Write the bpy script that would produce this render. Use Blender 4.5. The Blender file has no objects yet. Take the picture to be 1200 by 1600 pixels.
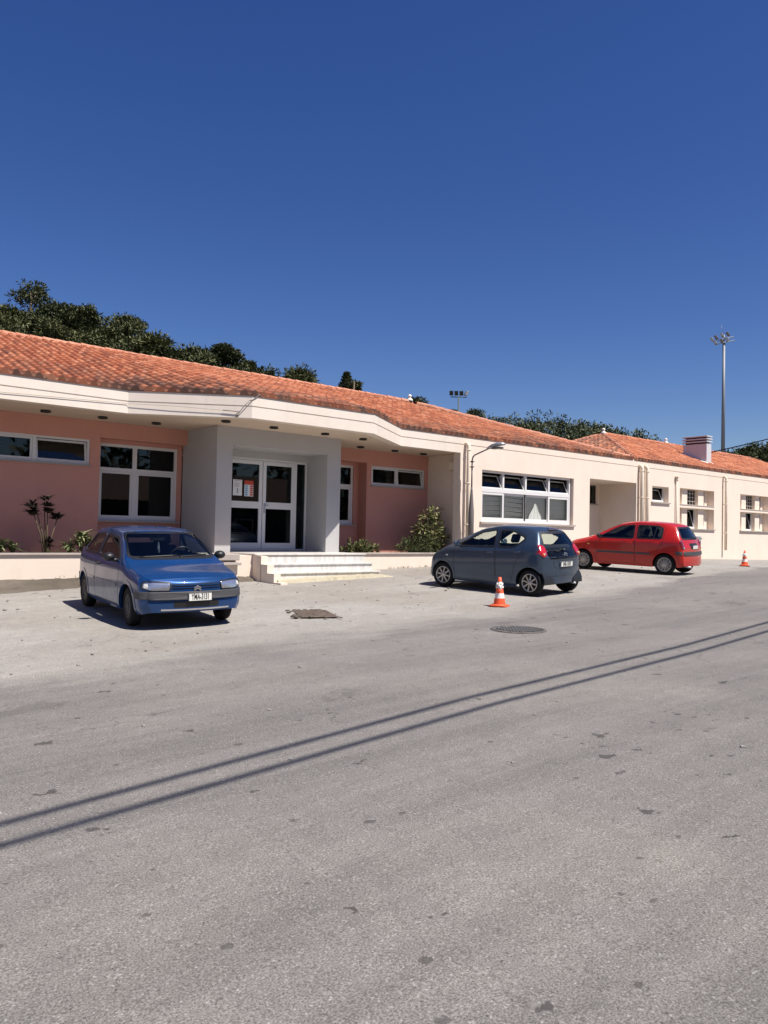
import bpy, bmesh, math, random
import numpy as np
from mathutils import Vector, Matrix
from mathutils.bvhtree import BVHTree

SC = bpy.context.scene
COL = SC.collection
R = math.radians

# ------------------------------------------------------------------ camera
AZ, PITCH, ROLL, EYE = R(50.2), math.atan(32 / 1200.0), 0.021, 1.6
cam_d = bpy.data.cameras.new('camera')
cam_d.sensor_fit = 'HORIZONTAL'
cam_d.sensor_width = 36.0
cam_d.lens = 36.0                      # 1200 px focal length on a 1200 px wide frame
cam_d.clip_end = 4000
cam = bpy.data.objects.new('camera', cam_d)
COL.objects.link(cam)
_v = Vector((math.cos(AZ), math.sin(AZ), 0)); _r = Vector((math.sin(AZ), -math.cos(AZ), 0)); _u = Vector((0, 0, 1))
_f = _v * math.cos(PITCH) + _u * math.sin(PITCH)
_u0 = -_v * math.sin(PITCH) + _u * math.cos(PITCH)
_rr = _r * math.cos(ROLL) + _u0 * math.sin(ROLL)
_uu = _u0 * math.cos(ROLL) - _r * math.sin(ROLL)
M = Matrix(((_rr.x, _uu.x, -_f.x, 0), (_rr.y, _uu.y, -_f.y, 0), (_rr.z, _uu.z, -_f.z, EYE), (0, 0, 0, 1)))
cam.matrix_world = M
SC.camera = cam

# ------------------------------------------------------------------ light
SUN_DIR = Vector((0.27, -0.963, 0)).normalized()
SUN_EL = R(60)
world = bpy.data.worlds.new('World')
SC.world = world
world.use_nodes = True
wn = world.node_tree
wn.nodes.clear()
sky = wn.nodes.new('ShaderNodeTexSky')
sky.sky_type = 'NISHITA'
sky.sun_disc = False
sky.sun_elevation = SUN_EL
sky.sun_rotation = math.atan2(SUN_DIR.x, SUN_DIR.y)
sky.altitude = 60
sky.air_density = 0.95
sky.dust_density = 0.35
sky.ozone_density = 3.2
bgn = wn.nodes.new('ShaderNodeBackground')
bgn.inputs['Strength'].default_value = 0.053
won = wn.nodes.new('ShaderNodeOutputWorld')
hsv = wn.nodes.new('ShaderNodeHueSaturation')
hsv.inputs['Saturation'].default_value = 1.28
hsv.inputs['Hue'].default_value = 0.519
wn.links.new(sky.outputs[0], hsv.inputs['Color'])
wn.links.new(hsv.outputs[0], bgn.inputs[0])
wn.links.new(bgn.outputs[0], won.inputs[0])
sun_d = bpy.data.lights.new('sun', 'SUN')
sun_d.energy = 4.0
sun_d.angle = R(0.53)
sun_d.color = (1.0, 0.945, 0.87)
sun = bpy.data.objects.new('sun', sun_d)
COL.objects.link(sun)
_tosun = Vector((SUN_DIR.x * math.cos(SUN_EL), SUN_DIR.y * math.cos(SUN_EL), math.sin(SUN_EL)))
sun.rotation_euler = _tosun.to_track_quat('Z', 'Y').to_euler()
sun.location = (0, -20, 40)
SC.view_settings.view_transform = 'Standard'
SC.view_settings.look = 'None'
SC.view_settings.exposure = 0.86
SC.view_settings.gamma = 1
SC.render.engine = 'CYCLES'
SC.cycles.max_bounces = 8
SC.cycles.transparent_max_bounces = 16

# ------------------------------------------------------------------ helpers
def tag(o, label=None, cat=None, group=None, kind=None):
    if label: o['label'] = label
    if cat: o['category'] = cat
    if group: o['group'] = group
    if kind: o['kind'] = kind
    return o


def empty(name, loc=(0, 0, 0), rot=(0, 0, 0)):
    o = bpy.data.objects.new(name, None)
    o.location = loc
    o.rotation_euler = rot
    o.empty_display_size = 0.2
    COL.objects.link(o)
    return o


class MB:
    """mesh accumulator"""
    def __init__(s):
        s.v = []; s.f = []; s.sm = []

    def add(s, vs, fs, smooth=False):
        b = len(s.v)
        s.v.extend([tuple(p) for p in vs])
        s.f.extend([tuple(i + b for i in f) for f in fs])
        s.sm.extend([smooth] * len(fs))
        return s

    def quad(s, a, b, c, d):
        return s.add([a, b, c, d], [(0, 1, 2, 3)])

    def box(s, x0, x1, y0, y1, z0, z1):
        v = [(x0, y0, z0), (x1, y0, z0), (x1, y1, z0), (x0, y1, z0), (x0, y0, z1), (x1, y0, z1), (x1, y1, z1), (x0, y1, z1)]
        f = [(0, 3, 2, 1), (4, 5, 6, 7), (0, 1, 5, 4), (1, 2, 6, 5), (2, 3, 7, 6), (3, 0, 4, 7)]
        return s.add(v, f)

    def bbox(s, x0, x1, y0, y1, z0, z1, b=0.006, smooth=False):
        """bevelled box"""
        bm = bmesh.new()
        bmesh.ops.create_cube(bm, size=1)
        for v in bm.verts:
            v.co = ((x0 + x1) / 2 + v.co.x * (x1 - x0), (y0 + y1) / 2 + v.co.y * (y1 - y0), (z0 + z1) / 2 + v.co.z * (z1 - z0))
        bmesh.ops.bevel(bm, geom=list(bm.edges), offset=b, segments=2, affect='EDGES', profile=0.5)
        bm.verts.index_update()
        s.add([tuple(v.co) for v in bm.verts], [[v.index for v in f.verts] for f in bm.faces], smooth)
        bm.free()
        return s

    def tube(s, pts, rad, n=10, caps=True, smooth=True):
        pts = [Vector(p) for p in pts]
        rads = rad if isinstance(rad, (list, tuple)) else [rad] * len(pts)
        vs, fs = [], []
        prev = None
        for i, p in enumerate(pts):
            t = (pts[min(i + 1, len(pts) - 1)] - pts[max(i - 1, 0)])
            if t.length < 1e-9: t = Vector((0, 0, 1))
            t.normalize()
            if prev is None:
                a = t.orthogonal().normalized()
            else:
                a = (prev - t * prev.dot(t)).normalized()
            prev = a
            b = t.cross(a)
            for k in range(n):
                an = 2 * math.pi * k / n
                vs.append(p + (a * math.cos(an) + b * math.sin(an)) * rads[i])
        for i in range(len(pts) - 1):
            for k in range(n):
                fs.append((i * n + k, i * n + (k + 1) % n, (i + 1) * n + (k + 1) % n, (i + 1) * n + k))
        s.add(vs, fs, smooth)
        if caps:
            b = len(s.v) - len(vs)
            s.f.append(tuple(b + k for k in range(n))[::-1]); s.sm.append(False)
            s.f.append(tuple(b + (len(pts) - 1) * n + k for k in range(n))); s.sm.append(False)
        return s

    def lathe(s, prof, n=24, axis='Z', c=(0, 0, 0), smooth=True):
        vs, fs = [], []
        for (r, h) in prof:
            for k in range(n):
                a = 2 * math.pi * k / n
                if axis == 'Z': vs.append((c[0] + r * math.cos(a), c[1] + r * math.sin(a), c[2] + h))
                else: vs.append((c[0] + r * math.cos(a), c[1] + h, c[2] + r * math.sin(a)))
        for i in range(len(prof) - 1):
            for k in range(n):
                fs.append((i * n + k, i * n + (k + 1) % n, (i + 1) * n + (k + 1) % n, (i + 1) * n + k))
        return s.add(vs, fs, smooth)

    def prism(s, poly, z0, z1):
        n = len(poly)
        vs = [(p[0], p[1], z0) for p in poly] + [(p[0], p[1], z1) for p in poly]
        fs = [tuple(range(n))[::-1], tuple(range(n, 2 * n))] + [(i, (i + 1) % n, n + (i + 1) % n, n + i) for i in range(n)]
        return s.add(vs, fs)

    def build(s, name, mat, parent=None, loc=None, recalc=True):
        me = bpy.data.meshes.new(name)
        me.from_pydata(s.v, [], s.f)
        me.polygons.foreach_set('use_smooth', s.sm)
        if recalc:
            bm = bmesh.new(); bm.from_mesh(me)
            bmesh.ops.recalc_face_normals(bm, faces=bm.faces)
            bm.to_mesh(me); bm.free()
        me.update()
        if mat is not None: me.materials.append(mat)
        o = bpy.data.objects.new(name, me)
        COL.objects.link(o)
        if parent is not None: o.parent = parent
        if loc is not None: o.location = loc
        return o


def children(o):
    return [c for c in bpy.data.objects if c.parent == o]


def copy_tree(o, parent=None):
    kids = list(o.children)
    c = o.copy()
    COL.objects.link(c)
    if parent is not None: c.parent = parent
    for k in kids: copy_tree(k, c)
    return c


# ------------------------------------------------------------------ materials
MATS = {}


def mat(name, col=(0.5, 0.5, 0.5), rough=0.6, metal=0.0, spec=0.5, coat=0.0):
    m = bpy.data.materials.new(name)
    m.use_nodes = True
    b = m.node_tree.nodes['Principled BSDF']
    b.inputs['Base Color'].default_value = (*col, 1)
    b.inputs['Roughness'].default_value = rough
    b.inputs['Metallic'].default_value = metal
    b.inputs['Specular IOR Level'].default_value = spec
    b.inputs['Coat Weight'].default_value = coat
    b.inputs['Coat Roughness'].default_value = 0.06
    MATS[name] = m
    return m


class NT:
    def __init__(s, m):
        s.m = m; s.nt = m.node_tree; s.b = s.nt.nodes['Principled BSDF']

    def n(s, t, **kw):
        nd = s.nt.nodes.new(t)
        for k, v in kw.items():
            if k in nd.inputs: s.set(nd.inputs[k], v)
            else: setattr(nd, k, v)
        return nd

    def set(s, inp, v):
        if isinstance(v, bpy.types.NodeSocket): s.nt.links.new(v, inp)
        else: inp.default_value = v

    def coord(s, scale=(1, 1, 1), kind='Object', rz=0.0):
        tc = s.n('ShaderNodeTexCoord')
        mp = s.n('ShaderNodeMapping')
        s.nt.links.new(tc.outputs[kind], mp.inputs[0])
        mp.inputs['Scale'].default_value = scale
        mp.inputs['Rotation'].default_value = (0, 0, rz)
        return mp.outputs[0]

    def noise(s, vec, scale, detail=4, rough=0.6):
        nd = s.n('ShaderNodeTexNoise')
        s.nt.links.new(vec, nd.inputs['Vector'])
        nd.inputs['Scale'].default_value = scale
        nd.inputs['Detail'].default_value = detail
        nd.inputs['Roughness'].default_value = rough
        return nd.outputs['Fac']

    def ramp(s, fac, stops):
        nd = s.n('ShaderNodeValToRGB')
        s.nt.links.new(fac, nd.inputs[0])
        el = nd.color_ramp.elements
        while len(el) > 1: el.remove(el[-1])
        el[0].position = stops[0][0]; el[0].color = s.c4(stops[0][1])
        for p, c in stops[1:]:
            e = el.new(p); e.color = s.c4(c)
        return nd.outputs[0]

    @staticmethod
    def c4(c):
        return (c, c, c, 1) if isinstance(c, (int, float)) else (*c, 1)

    def mix(s, fac, a, b, blend='MIX'):
        nd = s.n('ShaderNodeMix', data_type='RGBA', blend_type=blend)
        s.set(nd.inputs[0], fac)
        s.set(nd.inputs[6], s.c4(a) if not isinstance(a, bpy.types.NodeSocket) else a)
        s.set(nd.inputs[7], s.c4(b) if not isinstance(b, bpy.types.NodeSocket) else b)
        return nd.outputs[2]

    def math(s, op, a, b=0.0, c=None):
        nd = s.n('ShaderNodeMath', operation=op)
        s.set(nd.inputs[0], a); s.set(nd.inputs[1], b)
        if c is not None: s.set(nd.inputs[2], c)
        return nd.outputs[0]

    def bump(s, h, strength=0.3, dist=0.01):
        nd = s.n('ShaderNodeBump')
        s.nt.links.new(h, nd.inputs['Height'])
        nd.inputs['Strength'].default_value = strength
        nd.inputs['Distance'].default_value = dist
        s.nt.links.new(nd.outputs[0], s.b.inputs['Normal'])

    def col(s, sock):
        s.nt.links.new(sock, s.b.inputs['Base Color'])


def stucco(name, c1, c2, dirt=(0.5, 0.45, 0.4), dirt_amt=0.12, bump=0.25):
    m = mat(name, c1, 0.85, spec=0.2)
    t = NT(m)
    co = t.coord()
    big = t.ramp(t.noise(co, 0.9, 5, 0.65), [(0.3, 0.0), (0.72, 1.0)])
    c = t.mix(big, c1, c2)
    st = t.coord((2.2, 2.2, 0.35))
    streak = t.ramp(t.noise(st, 1.6, 6, 0.7), [(0.52, 0.0), (0.8, 1.0)])
    c = t.mix(t.math('MULTIPLY', streak, dirt_amt), c, dirt)
    t.col(c)
    t.bump(t.noise(co, 90, 3, 0.6), bump, 0.004)
    return m


m_cream = stucco('cream_stucco', (0.76, 0.655, 0.555), (0.715, 0.60, 0.495), dirt_amt=0.28)
m_fascia = stucco('fascia_stucco', (0.74, 0.66, 0.58), (0.69, 0.60, 0.51), dirt_amt=0.36)
m_pink = stucco('pink_stucco', (0.60, 0.30, 0.235), (0.55, 0.265, 0.21), (0.42, 0.2, 0.17), 0.2)
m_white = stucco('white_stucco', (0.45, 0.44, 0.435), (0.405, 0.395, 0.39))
m_soffit = stucco('soffit_paint', (0.62, 0.50, 0.40), (0.58, 0.46, 0.36), dirt_amt=0.1)
m_alu = mat('white_aluminium', (0.67, 0.66, 0.645), 0.35)
m_pipe = stucco('cream_pipe', (0.74, 0.64, 0.52), (0.69, 0.58, 0.46), dirt_amt=0.15, bump=0.03)
m_sill = stucco('grey_sill_stone', (0.42, 0.37, 0.33), (0.34, 0.30, 0.27))
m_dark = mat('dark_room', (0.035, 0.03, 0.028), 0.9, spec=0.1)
m_black = mat('black_plastic', (0.012, 0.012, 0.013), 0.45)
m_gloss = mat('black_gloss_panel', (0.004, 0.0045, 0.005), 0.12, spec=0.35)
m_rubber = mat('black_rubber', (0.014, 0.014, 0.014), 0.8, spec=0.2)
m_greyp = mat('grey_bumper_plastic', (0.055, 0.055, 0.058), 0.6)
m_steel = mat('galvanised_steel', (0.42, 0.43, 0.45), 0.45, 0.6)
m_lampgrey = mat('grey_lamp_paint', (0.16, 0.14, 0.135), 0.6)
m_chrome = mat('chrome', (0.75, 0.75, 0.76), 0.15, 1.0)
m_blind = mat('grey_blind', (0.66, 0.67, 0.67), 0.6)
m_curtain = mat('net_curtain', (0.85, 0.88, 0.85), 0.9)
m_paper = mat('white_paper', (0.75, 0.75, 0.73), 0.8)
m_red = mat('red_print', (0.5, 0.06, 0.03), 0.7)
m_blueprint = mat('blue_print', (0.12, 0.35, 0.55), 0.7)
m_greyprint = mat('grey_print', (0.3, 0.3, 0.31), 0.7)
m_fabric = mat('dark_seat_fabric', (0.03, 0.03, 0.035), 0.9, spec=0.1)
m_plate = mat('plate_white', (0.72, 0.71, 0.66), 0.5)
m_ink = mat('plate_ink', (0.01, 0.01, 0.012), 0.5)
m_orange = mat('cone_orange', (0.75, 0.10, 0.03), 0.5)
m_conewhite = mat('cone_white', (0.75, 0.73, 0.68), 0.5)
m_foamwhite = mat('white_finial', (0.75, 0.72, 0.66), 0.7)
m_cable = mat('black_cable', (0.010, 0.010, 0.012), 0.95, spec=0.05)
m_wood = mat('weathered_pole_wood', (0.16, 0.12, 0.09), 0.85)


def glass_mat(name, tint, transp, rough=0.02, gloss_col=(1, 1, 1)):
    m = bpy.data.materials.new(name)
    m.use_nodes = True
    nt = m.node_tree
    nt.nodes.clear()
    out = nt.nodes.new('ShaderNodeOutputMaterial')
    tr = nt.nodes.new('ShaderNodeBsdfTransparent')
    tr.inputs[0].default_value = (*[c * transp for c in tint], 1)
    gl = nt.nodes.new('ShaderNodeBsdfGlossy')
    gl.inputs['Roughness'].default_value = rough
    gl.inputs[0].default_value = (*gloss_col, 1)
    lw = nt.nodes.new('ShaderNodeLayerWeight')
    pw = nt.nodes.new('ShaderNodeMath'); pw.operation = 'POWER'; pw.inputs[1].default_value = 5.0
    nt.links.new(lw.outputs['Facing'], pw.inputs[0])
    fr = nt.nodes.new('ShaderNodeMath'); fr.operation = 'MULTIPLY_ADD'; fr.inputs[1].default_value = 0.95; fr.inputs[2].default_value = 0.045
    nt.links.new(pw.outputs[0], fr.inputs[0])
    lw.inputs[0].default_value = 0.5
    mx = nt.nodes.new('ShaderNodeMixShader')
    nt.links.new(fr.outputs[0], mx.inputs[0])
    nt.links.new(tr.outputs[0], mx.inputs[1])
    nt.links.new(gl.outputs[0], mx.inputs[2])
    nt.links.new(mx.outputs[0], out.inputs[0])
    return m


m_glass = glass_mat('window_glass', (0.85, 0.95, 0.95), 0.62, 0.02, (0.65, 0.65, 0.65))
m_clear = glass_mat('clear_window_glass', (1, 1, 0.99), 0.9, 0.02, (0.8, 0.8, 0.8))
m_carglass = glass_mat('car_glass', (0.90, 0.98, 0.94), 0.90)
m_tint = glass_mat('tinted_car_glass', (0.8, 0.9, 0.95), 0.22)
m_lens = glass_mat('lamp_lens', (1, 1, 1), 0.9)


def carpaint(name, c1, c2, metal=0.35, rough=0.36, dust=0.12, dustcol=(0.35, 0.32, 0.28), coat=0.7):
    m = mat(name, c1, rough, metal, coat=coat, spec=0.3)
    t = NT(m)
    co = t.coord()
    n1 = t.ramp(t.noise(co, 1.3, 4), [(0.35, 0.0), (0.7, 1.0)])
    c = t.mix(n1, c1, c2)
    sp = t.ramp(t.noise(co, 34, 3, 0.7), [(0.62, 0.0), (0.75, 1.0)])
    c = t.mix(t.math('MULTIPLY', sp, dust), c, dustcol)
    t.col(c)
    rr = t.ramp(t.noise(co, 3.0, 4), [(0.3, rough - 0.05), (0.75, rough + 0.12)])
    t.nt.links.new(rr, t.b.inputs['Roughness'])
    return m


m_blue = carpaint('blue_metallic_paint', (0.006, 0.048, 0.175), (0.009, 0.050, 0.155), 0.40, 0.34, 0.20)
m_slate = carpaint('slate_blue_paint', (0.050, 0.078, 0.120), (0.045, 0.070, 0.11), 0.5, 0.32, 0.08)
m_redcar = carpaint('red_paint', (0.46, 0.012, 0.006), (0.41, 0.011, 0.007), 0.0, 0.34, 0.04)
m_rimal = mat('alloy_rim', (0.45, 0.43, 0.41), 0.35, 0.8)
m_rimdark = mat('steel_rim_dark', (0.05, 0.05, 0.052), 0.55, 0.3)
m_redlens = mat('red_lens', (0.45, 0.01, 0.012), 0.12, coat=1.0)
m_darkred = mat('dark_red_lens', (0.16, 0.008, 0.012), 0.15, coat=1.0)
m_refl = mat('lamp_reflector', (0.82, 0.82, 0.82), 0.22, 0.85)
m_amber = mat('amber_lens', (0.75, 0.45, 0.12), 0.2, coat=0.6)


def ground_z(X, Y):
    b = np.interp(X, [-400, -60, -10, 0, 5, 9.5, 13, 20, 27, 32, 39, 60, 400],
                  [-.3, -.3, -.18, 0.05, .22, .27, .37, .57, .655, .60, .50, .45, .45])
    y = np.asarray(Y, float)
    k = 0.9
    lo = np.log1p(np.exp(np.clip((y - 9.0) / k, -40, 40))) * k
    hi = np.log1p(np.exp(np.clip((y - 17.5) / k, -40, 40))) * k
    return b + 0.028 * (lo - hi - 2.5)


def gz(X, Y):
    return float(ground_z(X, Y))


# ground materials -------------------------------------------------
def asphalt(name, base, alt, pale, tint, dust=None):
    m = mat(name, base, 0.92, spec=0.25)
    t = NT(m)
    co = t.coord()
    fine = t.noise(co, 115, 3, 0.75)
    c = t.n('ShaderNodeRGB'); c.outputs[0].default_value = (*base, 1); c = c.outputs[0]
    # broad tonal patches, stretched along the street
    lane = t.coord((0.10, 1.0, 1), rz=R(-7))
    big = t.ramp(t.noise(lane, 1.1, 6, 0.66), [(0.36, 0.0), (0.62, 1.0)])
    c = t.mix(t.math('MULTIPLY', big, 0.72), c, alt, 'MIX')
    lane2 = t.coord((0.14, 3.2, 1), rz=R(-7))
    c = t.mix(t.math('MULTIPLY', t.ramp(t.noise(lane2, 2.0, 5, 0.7), [(0.45, 0.0), (0.65, 1.0)]), 0.30), c, tuple(x * 1.35 for x in base))
    c = t.mix(t.math('MULTIPLY', t.ramp(t.noise(co, 0.35, 6, 0.65), [(0.46, 0.0), (0.64, 1.0)]), 0.5), c, tint)
    # mid-scale mottling
    mot = t.ramp(t.noise(co, 5.0, 7, 0.78), [(0.40, 0.0), (0.62, 1.0)])
    c = t.mix(t.math('MULTIPLY', mot, 0.30), c, tuple(x * 0.62 for x in base))
    c = t.mix(1.0, c, (1.72, 1.72, 1.72), 'MULTIPLY')
    c = t.mix(1.0, c, t.ramp(fine, [(0.34, 0.28), (0.5, 0.58), (0.66, 0.92)]), 'MULTIPLY')
    # pale aggregate grains
    vo = t.n('ShaderNodeTexVoronoi', feature='F1')
    t.nt.links.new(co, vo.inputs['Vector']); vo.inputs['Scale'].default_value = 48
    g = t.ramp(vo.outputs['Distance'], [(0.16, 1.0), (0.34, 0.0)])
    gsel = t.ramp(t.noise(co, 31, 2), [(0.46, 0.0), (0.62, 1.0)])
    c = t.mix(t.math('MULTIPLY', t.math('MULTIPLY', g, gsel), 0.45), c, pale)
    vo3 = t.n('ShaderNodeTexVoronoi', feature='F1')
    t.nt.links.new(co, vo3.inputs['Vector']); vo3.inputs['Scale'].default_value = 27
    g3 = t.ramp(vo3.outputs['Distance'], [(0.10, 1.0), (0.2, 0.0)])
    s3 = t.ramp(t.noise(co, 13, 3), [(0.55, 0.0), (0.62, 1.0)])
    c = t.mix(t.math('MULTIPLY', t.math('MULTIPLY', g3, s3), 0.9), c, tuple(x * 0.35 for x in base))
    # dark oil spots and chewing gum of many sizes, and a few broad stains
    def spots(scale, stretch, lo, hi, keep, amt, wobble):
        ws = t.coord((1, stretch, 1))
        vo2 = t.n('ShaderNodeTexVoronoi', feature='F1')
        wob = t.n('ShaderNodeVectorMath', operation='ADD')
        nz = t.n('ShaderNodeTexNoise'); t.nt.links.new(ws, nz.inputs['Vector']); nz.inputs['Scale'].default_value = scale * 5; nz.inputs['Detail'].default_value = 4
        sc = t.n('ShaderNodeVectorMath', operation='SCALE'); t.nt.links.new(nz.outputs['Color'], sc.inputs[0]); sc.inputs['Scale'].default_value = wobble / scale
        t.nt.links.new(ws, wob.inputs[0]); t.nt.links.new(sc.outputs[0], wob.inputs[1])
        t.nt.links.new(wob.outputs[0], vo2.inputs['Vector']); vo2.inputs['Scale'].default_value = scale
        rn = t.n('ShaderNodeSeparateColor'); t.nt.links.new(vo2.outputs['Color'], rn.inputs[0])
        size = t.math('MULTIPLY_ADD', t.math('POWER', rn.outputs[1], 2.0), hi - lo, lo)
        q = t.math('DIVIDE', vo2.outputs['Distance'], size)
        sp = t.ramp(q, [(0.78, 1.0), (1.0, 0.0)])
        return t.math('MULTIPLY', t.math('MULTIPLY', sp, t.math('GREATER_THAN', rn.outputs[0], keep)), amt)
    c = t.mix(spots(2.4, 1.2, 0.05, 0.19, 0.30, 0.80, 0.55), c, tuple(x * 0.28 for x in base))
    c = t.mix(spots(6.0, 1.2, 0.06, 0.22, 0.55, 0.65, 0.25), c, tuple(x * 0.3 for x in base))
    c = t.mix(spots(0.55, 1.4, 0.05, 0.24, 0.35, 0.36, 0.9), c, tuple(x * 0.45 for x in base))
    c = t.mix(spots(1.7, 1.0, 0.02, 0.07, 0.7, 0.7, 0.25), c, pale)
    vc = t.n('ShaderNodeTexVoronoi', feature='DISTANCE_TO_EDGE')
    wv = t.n('ShaderNodeVectorMath', operation='ADD')
    nz = t.n('ShaderNodeTexNoise'); t.nt.links.new(co, nz.inputs['Vector']); nz.inputs['Scale'].default_value = 1.7; nz.inputs['Detail'].default_value = 6
    sc = t.n('ShaderNodeVectorMath', operation='SCALE'); t.nt.links.new(nz.outputs['Color'], sc.inputs[0]); sc.inputs['Scale'].default_value = 1.1
    t.nt.links.new(co, wv.inputs[0]); t.nt.links.new(sc.outputs[0], wv.inputs[1])
    t.nt.links.new(wv.outputs[0], vc.inputs['Vector']); vc.inputs['Scale'].default_value = 0.42
    ck = t.math('MULTIPLY', t.ramp(vc.outputs['Distance'], [(0.0, 1.0), (0.006, 0.0)]), t.ramp(t.noise(co, 0.55, 3), [(0.50, 0.0), (0.62, 1.0)]))
    c = t.mix(t.math('MULTIPLY', ck, 0.65), c, tuple(x * 0.3 for x in base))
    if dust is not None:
        # pale dust drifting onto the road from its worn edge
        at = t.n('ShaderNodeAttribute', attribute_name='edge')
        e = t.math('ADD', at.outputs['Fac'], t.math('MULTIPLY', t.math('SUBTRACT', t.noise(t.coord((0.35, 1, 1)), 1.6, 7, 0.72), 0.5), 1.5))
        e = t.math('ADD', e, t.math('MULTIPLY', t.math('SUBTRACT', t.noise(co, 9, 4, 0.7), 0.5), 0.5))
        dg_ = t.mix(1.0, tuple(x * 1.72 for x in dust), t.ramp(fine, [(0.34, 0.22), (0.5, 0.58), (0.66, 1.0)]), 'MULTIPLY')
        c = t.mix(t.ramp(e, [(0.42, 0.0), (0.95, 0.9)]), c, dg_)
    t.col(c)
    h = t.math('ADD', t.math('MULTIPLY', fine, 0.6), t.math('MULTIPLY', t.noise(co, 45, 3), 0.6))
    t.bump(h, 0.55, 0.008)
    return m


m_ground = asphalt('worn_pale_asphalt', (0.270, 0.252, 0.228), (0.335, 0.316, 0.288), (0.60, 0.58, 0.54), (0.225, 0.195, 0.16))
m_road = asphalt('road_asphalt', (0.183, 0.170, 0.158), (0.116, 0.108, 0.101), (0.46, 0.45, 0.43), (0.25, 0.23, 0.20), (0.265, 0.247, 0.222))


def grid_sheet(name, m, xs, ys_of, nz_y, dz, kind_label=True):
    """height-following sheet; ys_of(x) -> (y0, y1)"""
    vs, fs = [], []
    for x in xs:
        y0, y1 = ys_of(x)
        for j in range(nz_y + 1):
            y = y0 + (y1 - y0) * j / nz_y
            vs.append((x, y, gz(x, y) + dz))
    n = nz_y + 1
    for i in range(len(xs) - 1):
        for j in range(nz_y):
            fs.append((i * n + j, (i + 1) * n + j, (i + 1) * n + j + 1, i * n + j + 1))
    b = MB(); b.add(vs, fs, True)
    o = b.build(name, m, recalc=False)
    a = o.data.attributes.new('edge', 'FLOAT', 'POINT')
    vals = []
    for x in xs:
        y0, y1 = ys_of(x)
        for j in range(nz_y + 1):
            vals.append(max(0.0, 1 - (y1 - y0) * (1 - j / nz_y) / (1.7 if x < 13 else max(.35, 1.7 - (x - 13) * .2))))
    a.data.foreach_set('value', vals)
    tag(o, kind='structure')
    return o


# the ground reaches the horizon; non-uniform grid
gxs = [-900, -400, -200, -100] + [x * 0.5 for x in range(-120, 161)] + [100, 140, 200, 400, 900]
gys = [-900, -400, -200, -100, -60] + [y * 0.5 for y in range(-80, 81)] + [60, 100, 200, 400, 900]
vs, fs = [], []
for x in gxs:
    for y in gys: vs.append((x, y, gz(x, y)))
n = len(gys)
for i in range(len(gxs) - 1):
    for j in range(n - 1): fs.append((i * n + j, (i + 1) * n + j, (i + 1) * n + j + 1, i * n + j + 1))
b = MB(); b.add(vs, fs, True)
tag(b.build('ground', m_ground, recalc=False), kind='structure')

rnd = random.Random(4)
_edge = {}


def road_edge(x):
    base = np.interp(x, [-60, -5, 2, 5.8, 10.7, 17.8, 28.7, 60], [2.2, 7.4, 8.45, 8.95, 9.6, 10.5, 12.3, 17.5])
    w = 0.10 * math.sin(x * 1.7) + 0.07 * math.sin(x * 4.3 + 1) + 0.04 * math.sin(x * 11.1) + 0.03 * math.sin(x * 23.0 + 2)
    return base + w


rx = [x * 0.12 for x in range(-500, 541)]
grid_sheet('road', m_road, rx, lambda x: (-4.5 + 0.12 * x, road_edge(x)), 48, 0.006)

# ------------------------------------------------------------------ building helpers
def wall_y(mb, x0, x1, z0, z1, y, t, openings=()):
    """wall facing -Y at plane y with thickness t (towards +Y) and real openings (x0,x1,z0,z1)"""
    xs = sorted(set([x0, x1] + [v for o in openings for v in o[:2] if x0 < v < x1]))
    zs = sorted(set([z0, z1] + [v for o in openings for v in o[2:] if z0 < v < z1]))
    def solid(i, j):
        if i < 0 or j < 0 or i >= len(xs) - 1 or j >= len(zs) - 1: return False
        cx, cz = (xs[i] + xs[i + 1]) / 2, (zs[j] + zs[j + 1]) / 2
        return not any(o[0] < cx < o[1] and o[2] < cz < o[3] for o in openings)
    for i in range(len(xs) - 1):
        for j in range(len(zs) - 1):
            if not solid(i, j): continue
            a, b_, c, d = xs[i], xs[i + 1], zs[j], zs[j + 1]
            mb.quad((a, y, c), (b_, y, c), (b_, y, d), (a, y, d))
            mb.quad((b_, y + t, c), (a, y + t, c), (a, y + t, d), (b_, y + t, d))
            if not solid(i - 1, j): mb.quad((a, y + t, c), (a, y, c), (a, y, d), (a, y + t, d))
            if not solid(i + 1, j): mb.quad((b_, y, c), (b_, y + t, c), (b_, y + t, d), (b_, y, d))
            if not solid(i, j - 1): mb.quad((a, y + t, c), (b_, y + t, c), (b_, y, c), (a, y, c))
            if not solid(i, j + 1): mb.quad((a, y, d), (b_, y, d), (b_, y + t, d), (a, y + t, d))
    return mb


def frame_rect(mb, x0, x1, z0, z1, y, w, d, wb=None):
    """four bars, butt jointed, front face at y"""
    wb = wb or w
    mb.box(x0, x0 + w, y, y + d, z0, z1)
    mb.box(x1 - w, x1, y, y + d, z0, z1)
    mb.box(x0 + w, x1 - w, y, y + d, z1 - w, z1)
    mb.box(x0 + w, x1 - w, y, y + d, z0, z0 + wb)


def pane(parent, x0, x1, z0, z1, y, m=None, name='pane'):
    b = MB(); b.box(x0, x1, y, y + 0.008, z0, z1)
    return b.build(name, m or m_glass, parent)


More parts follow.
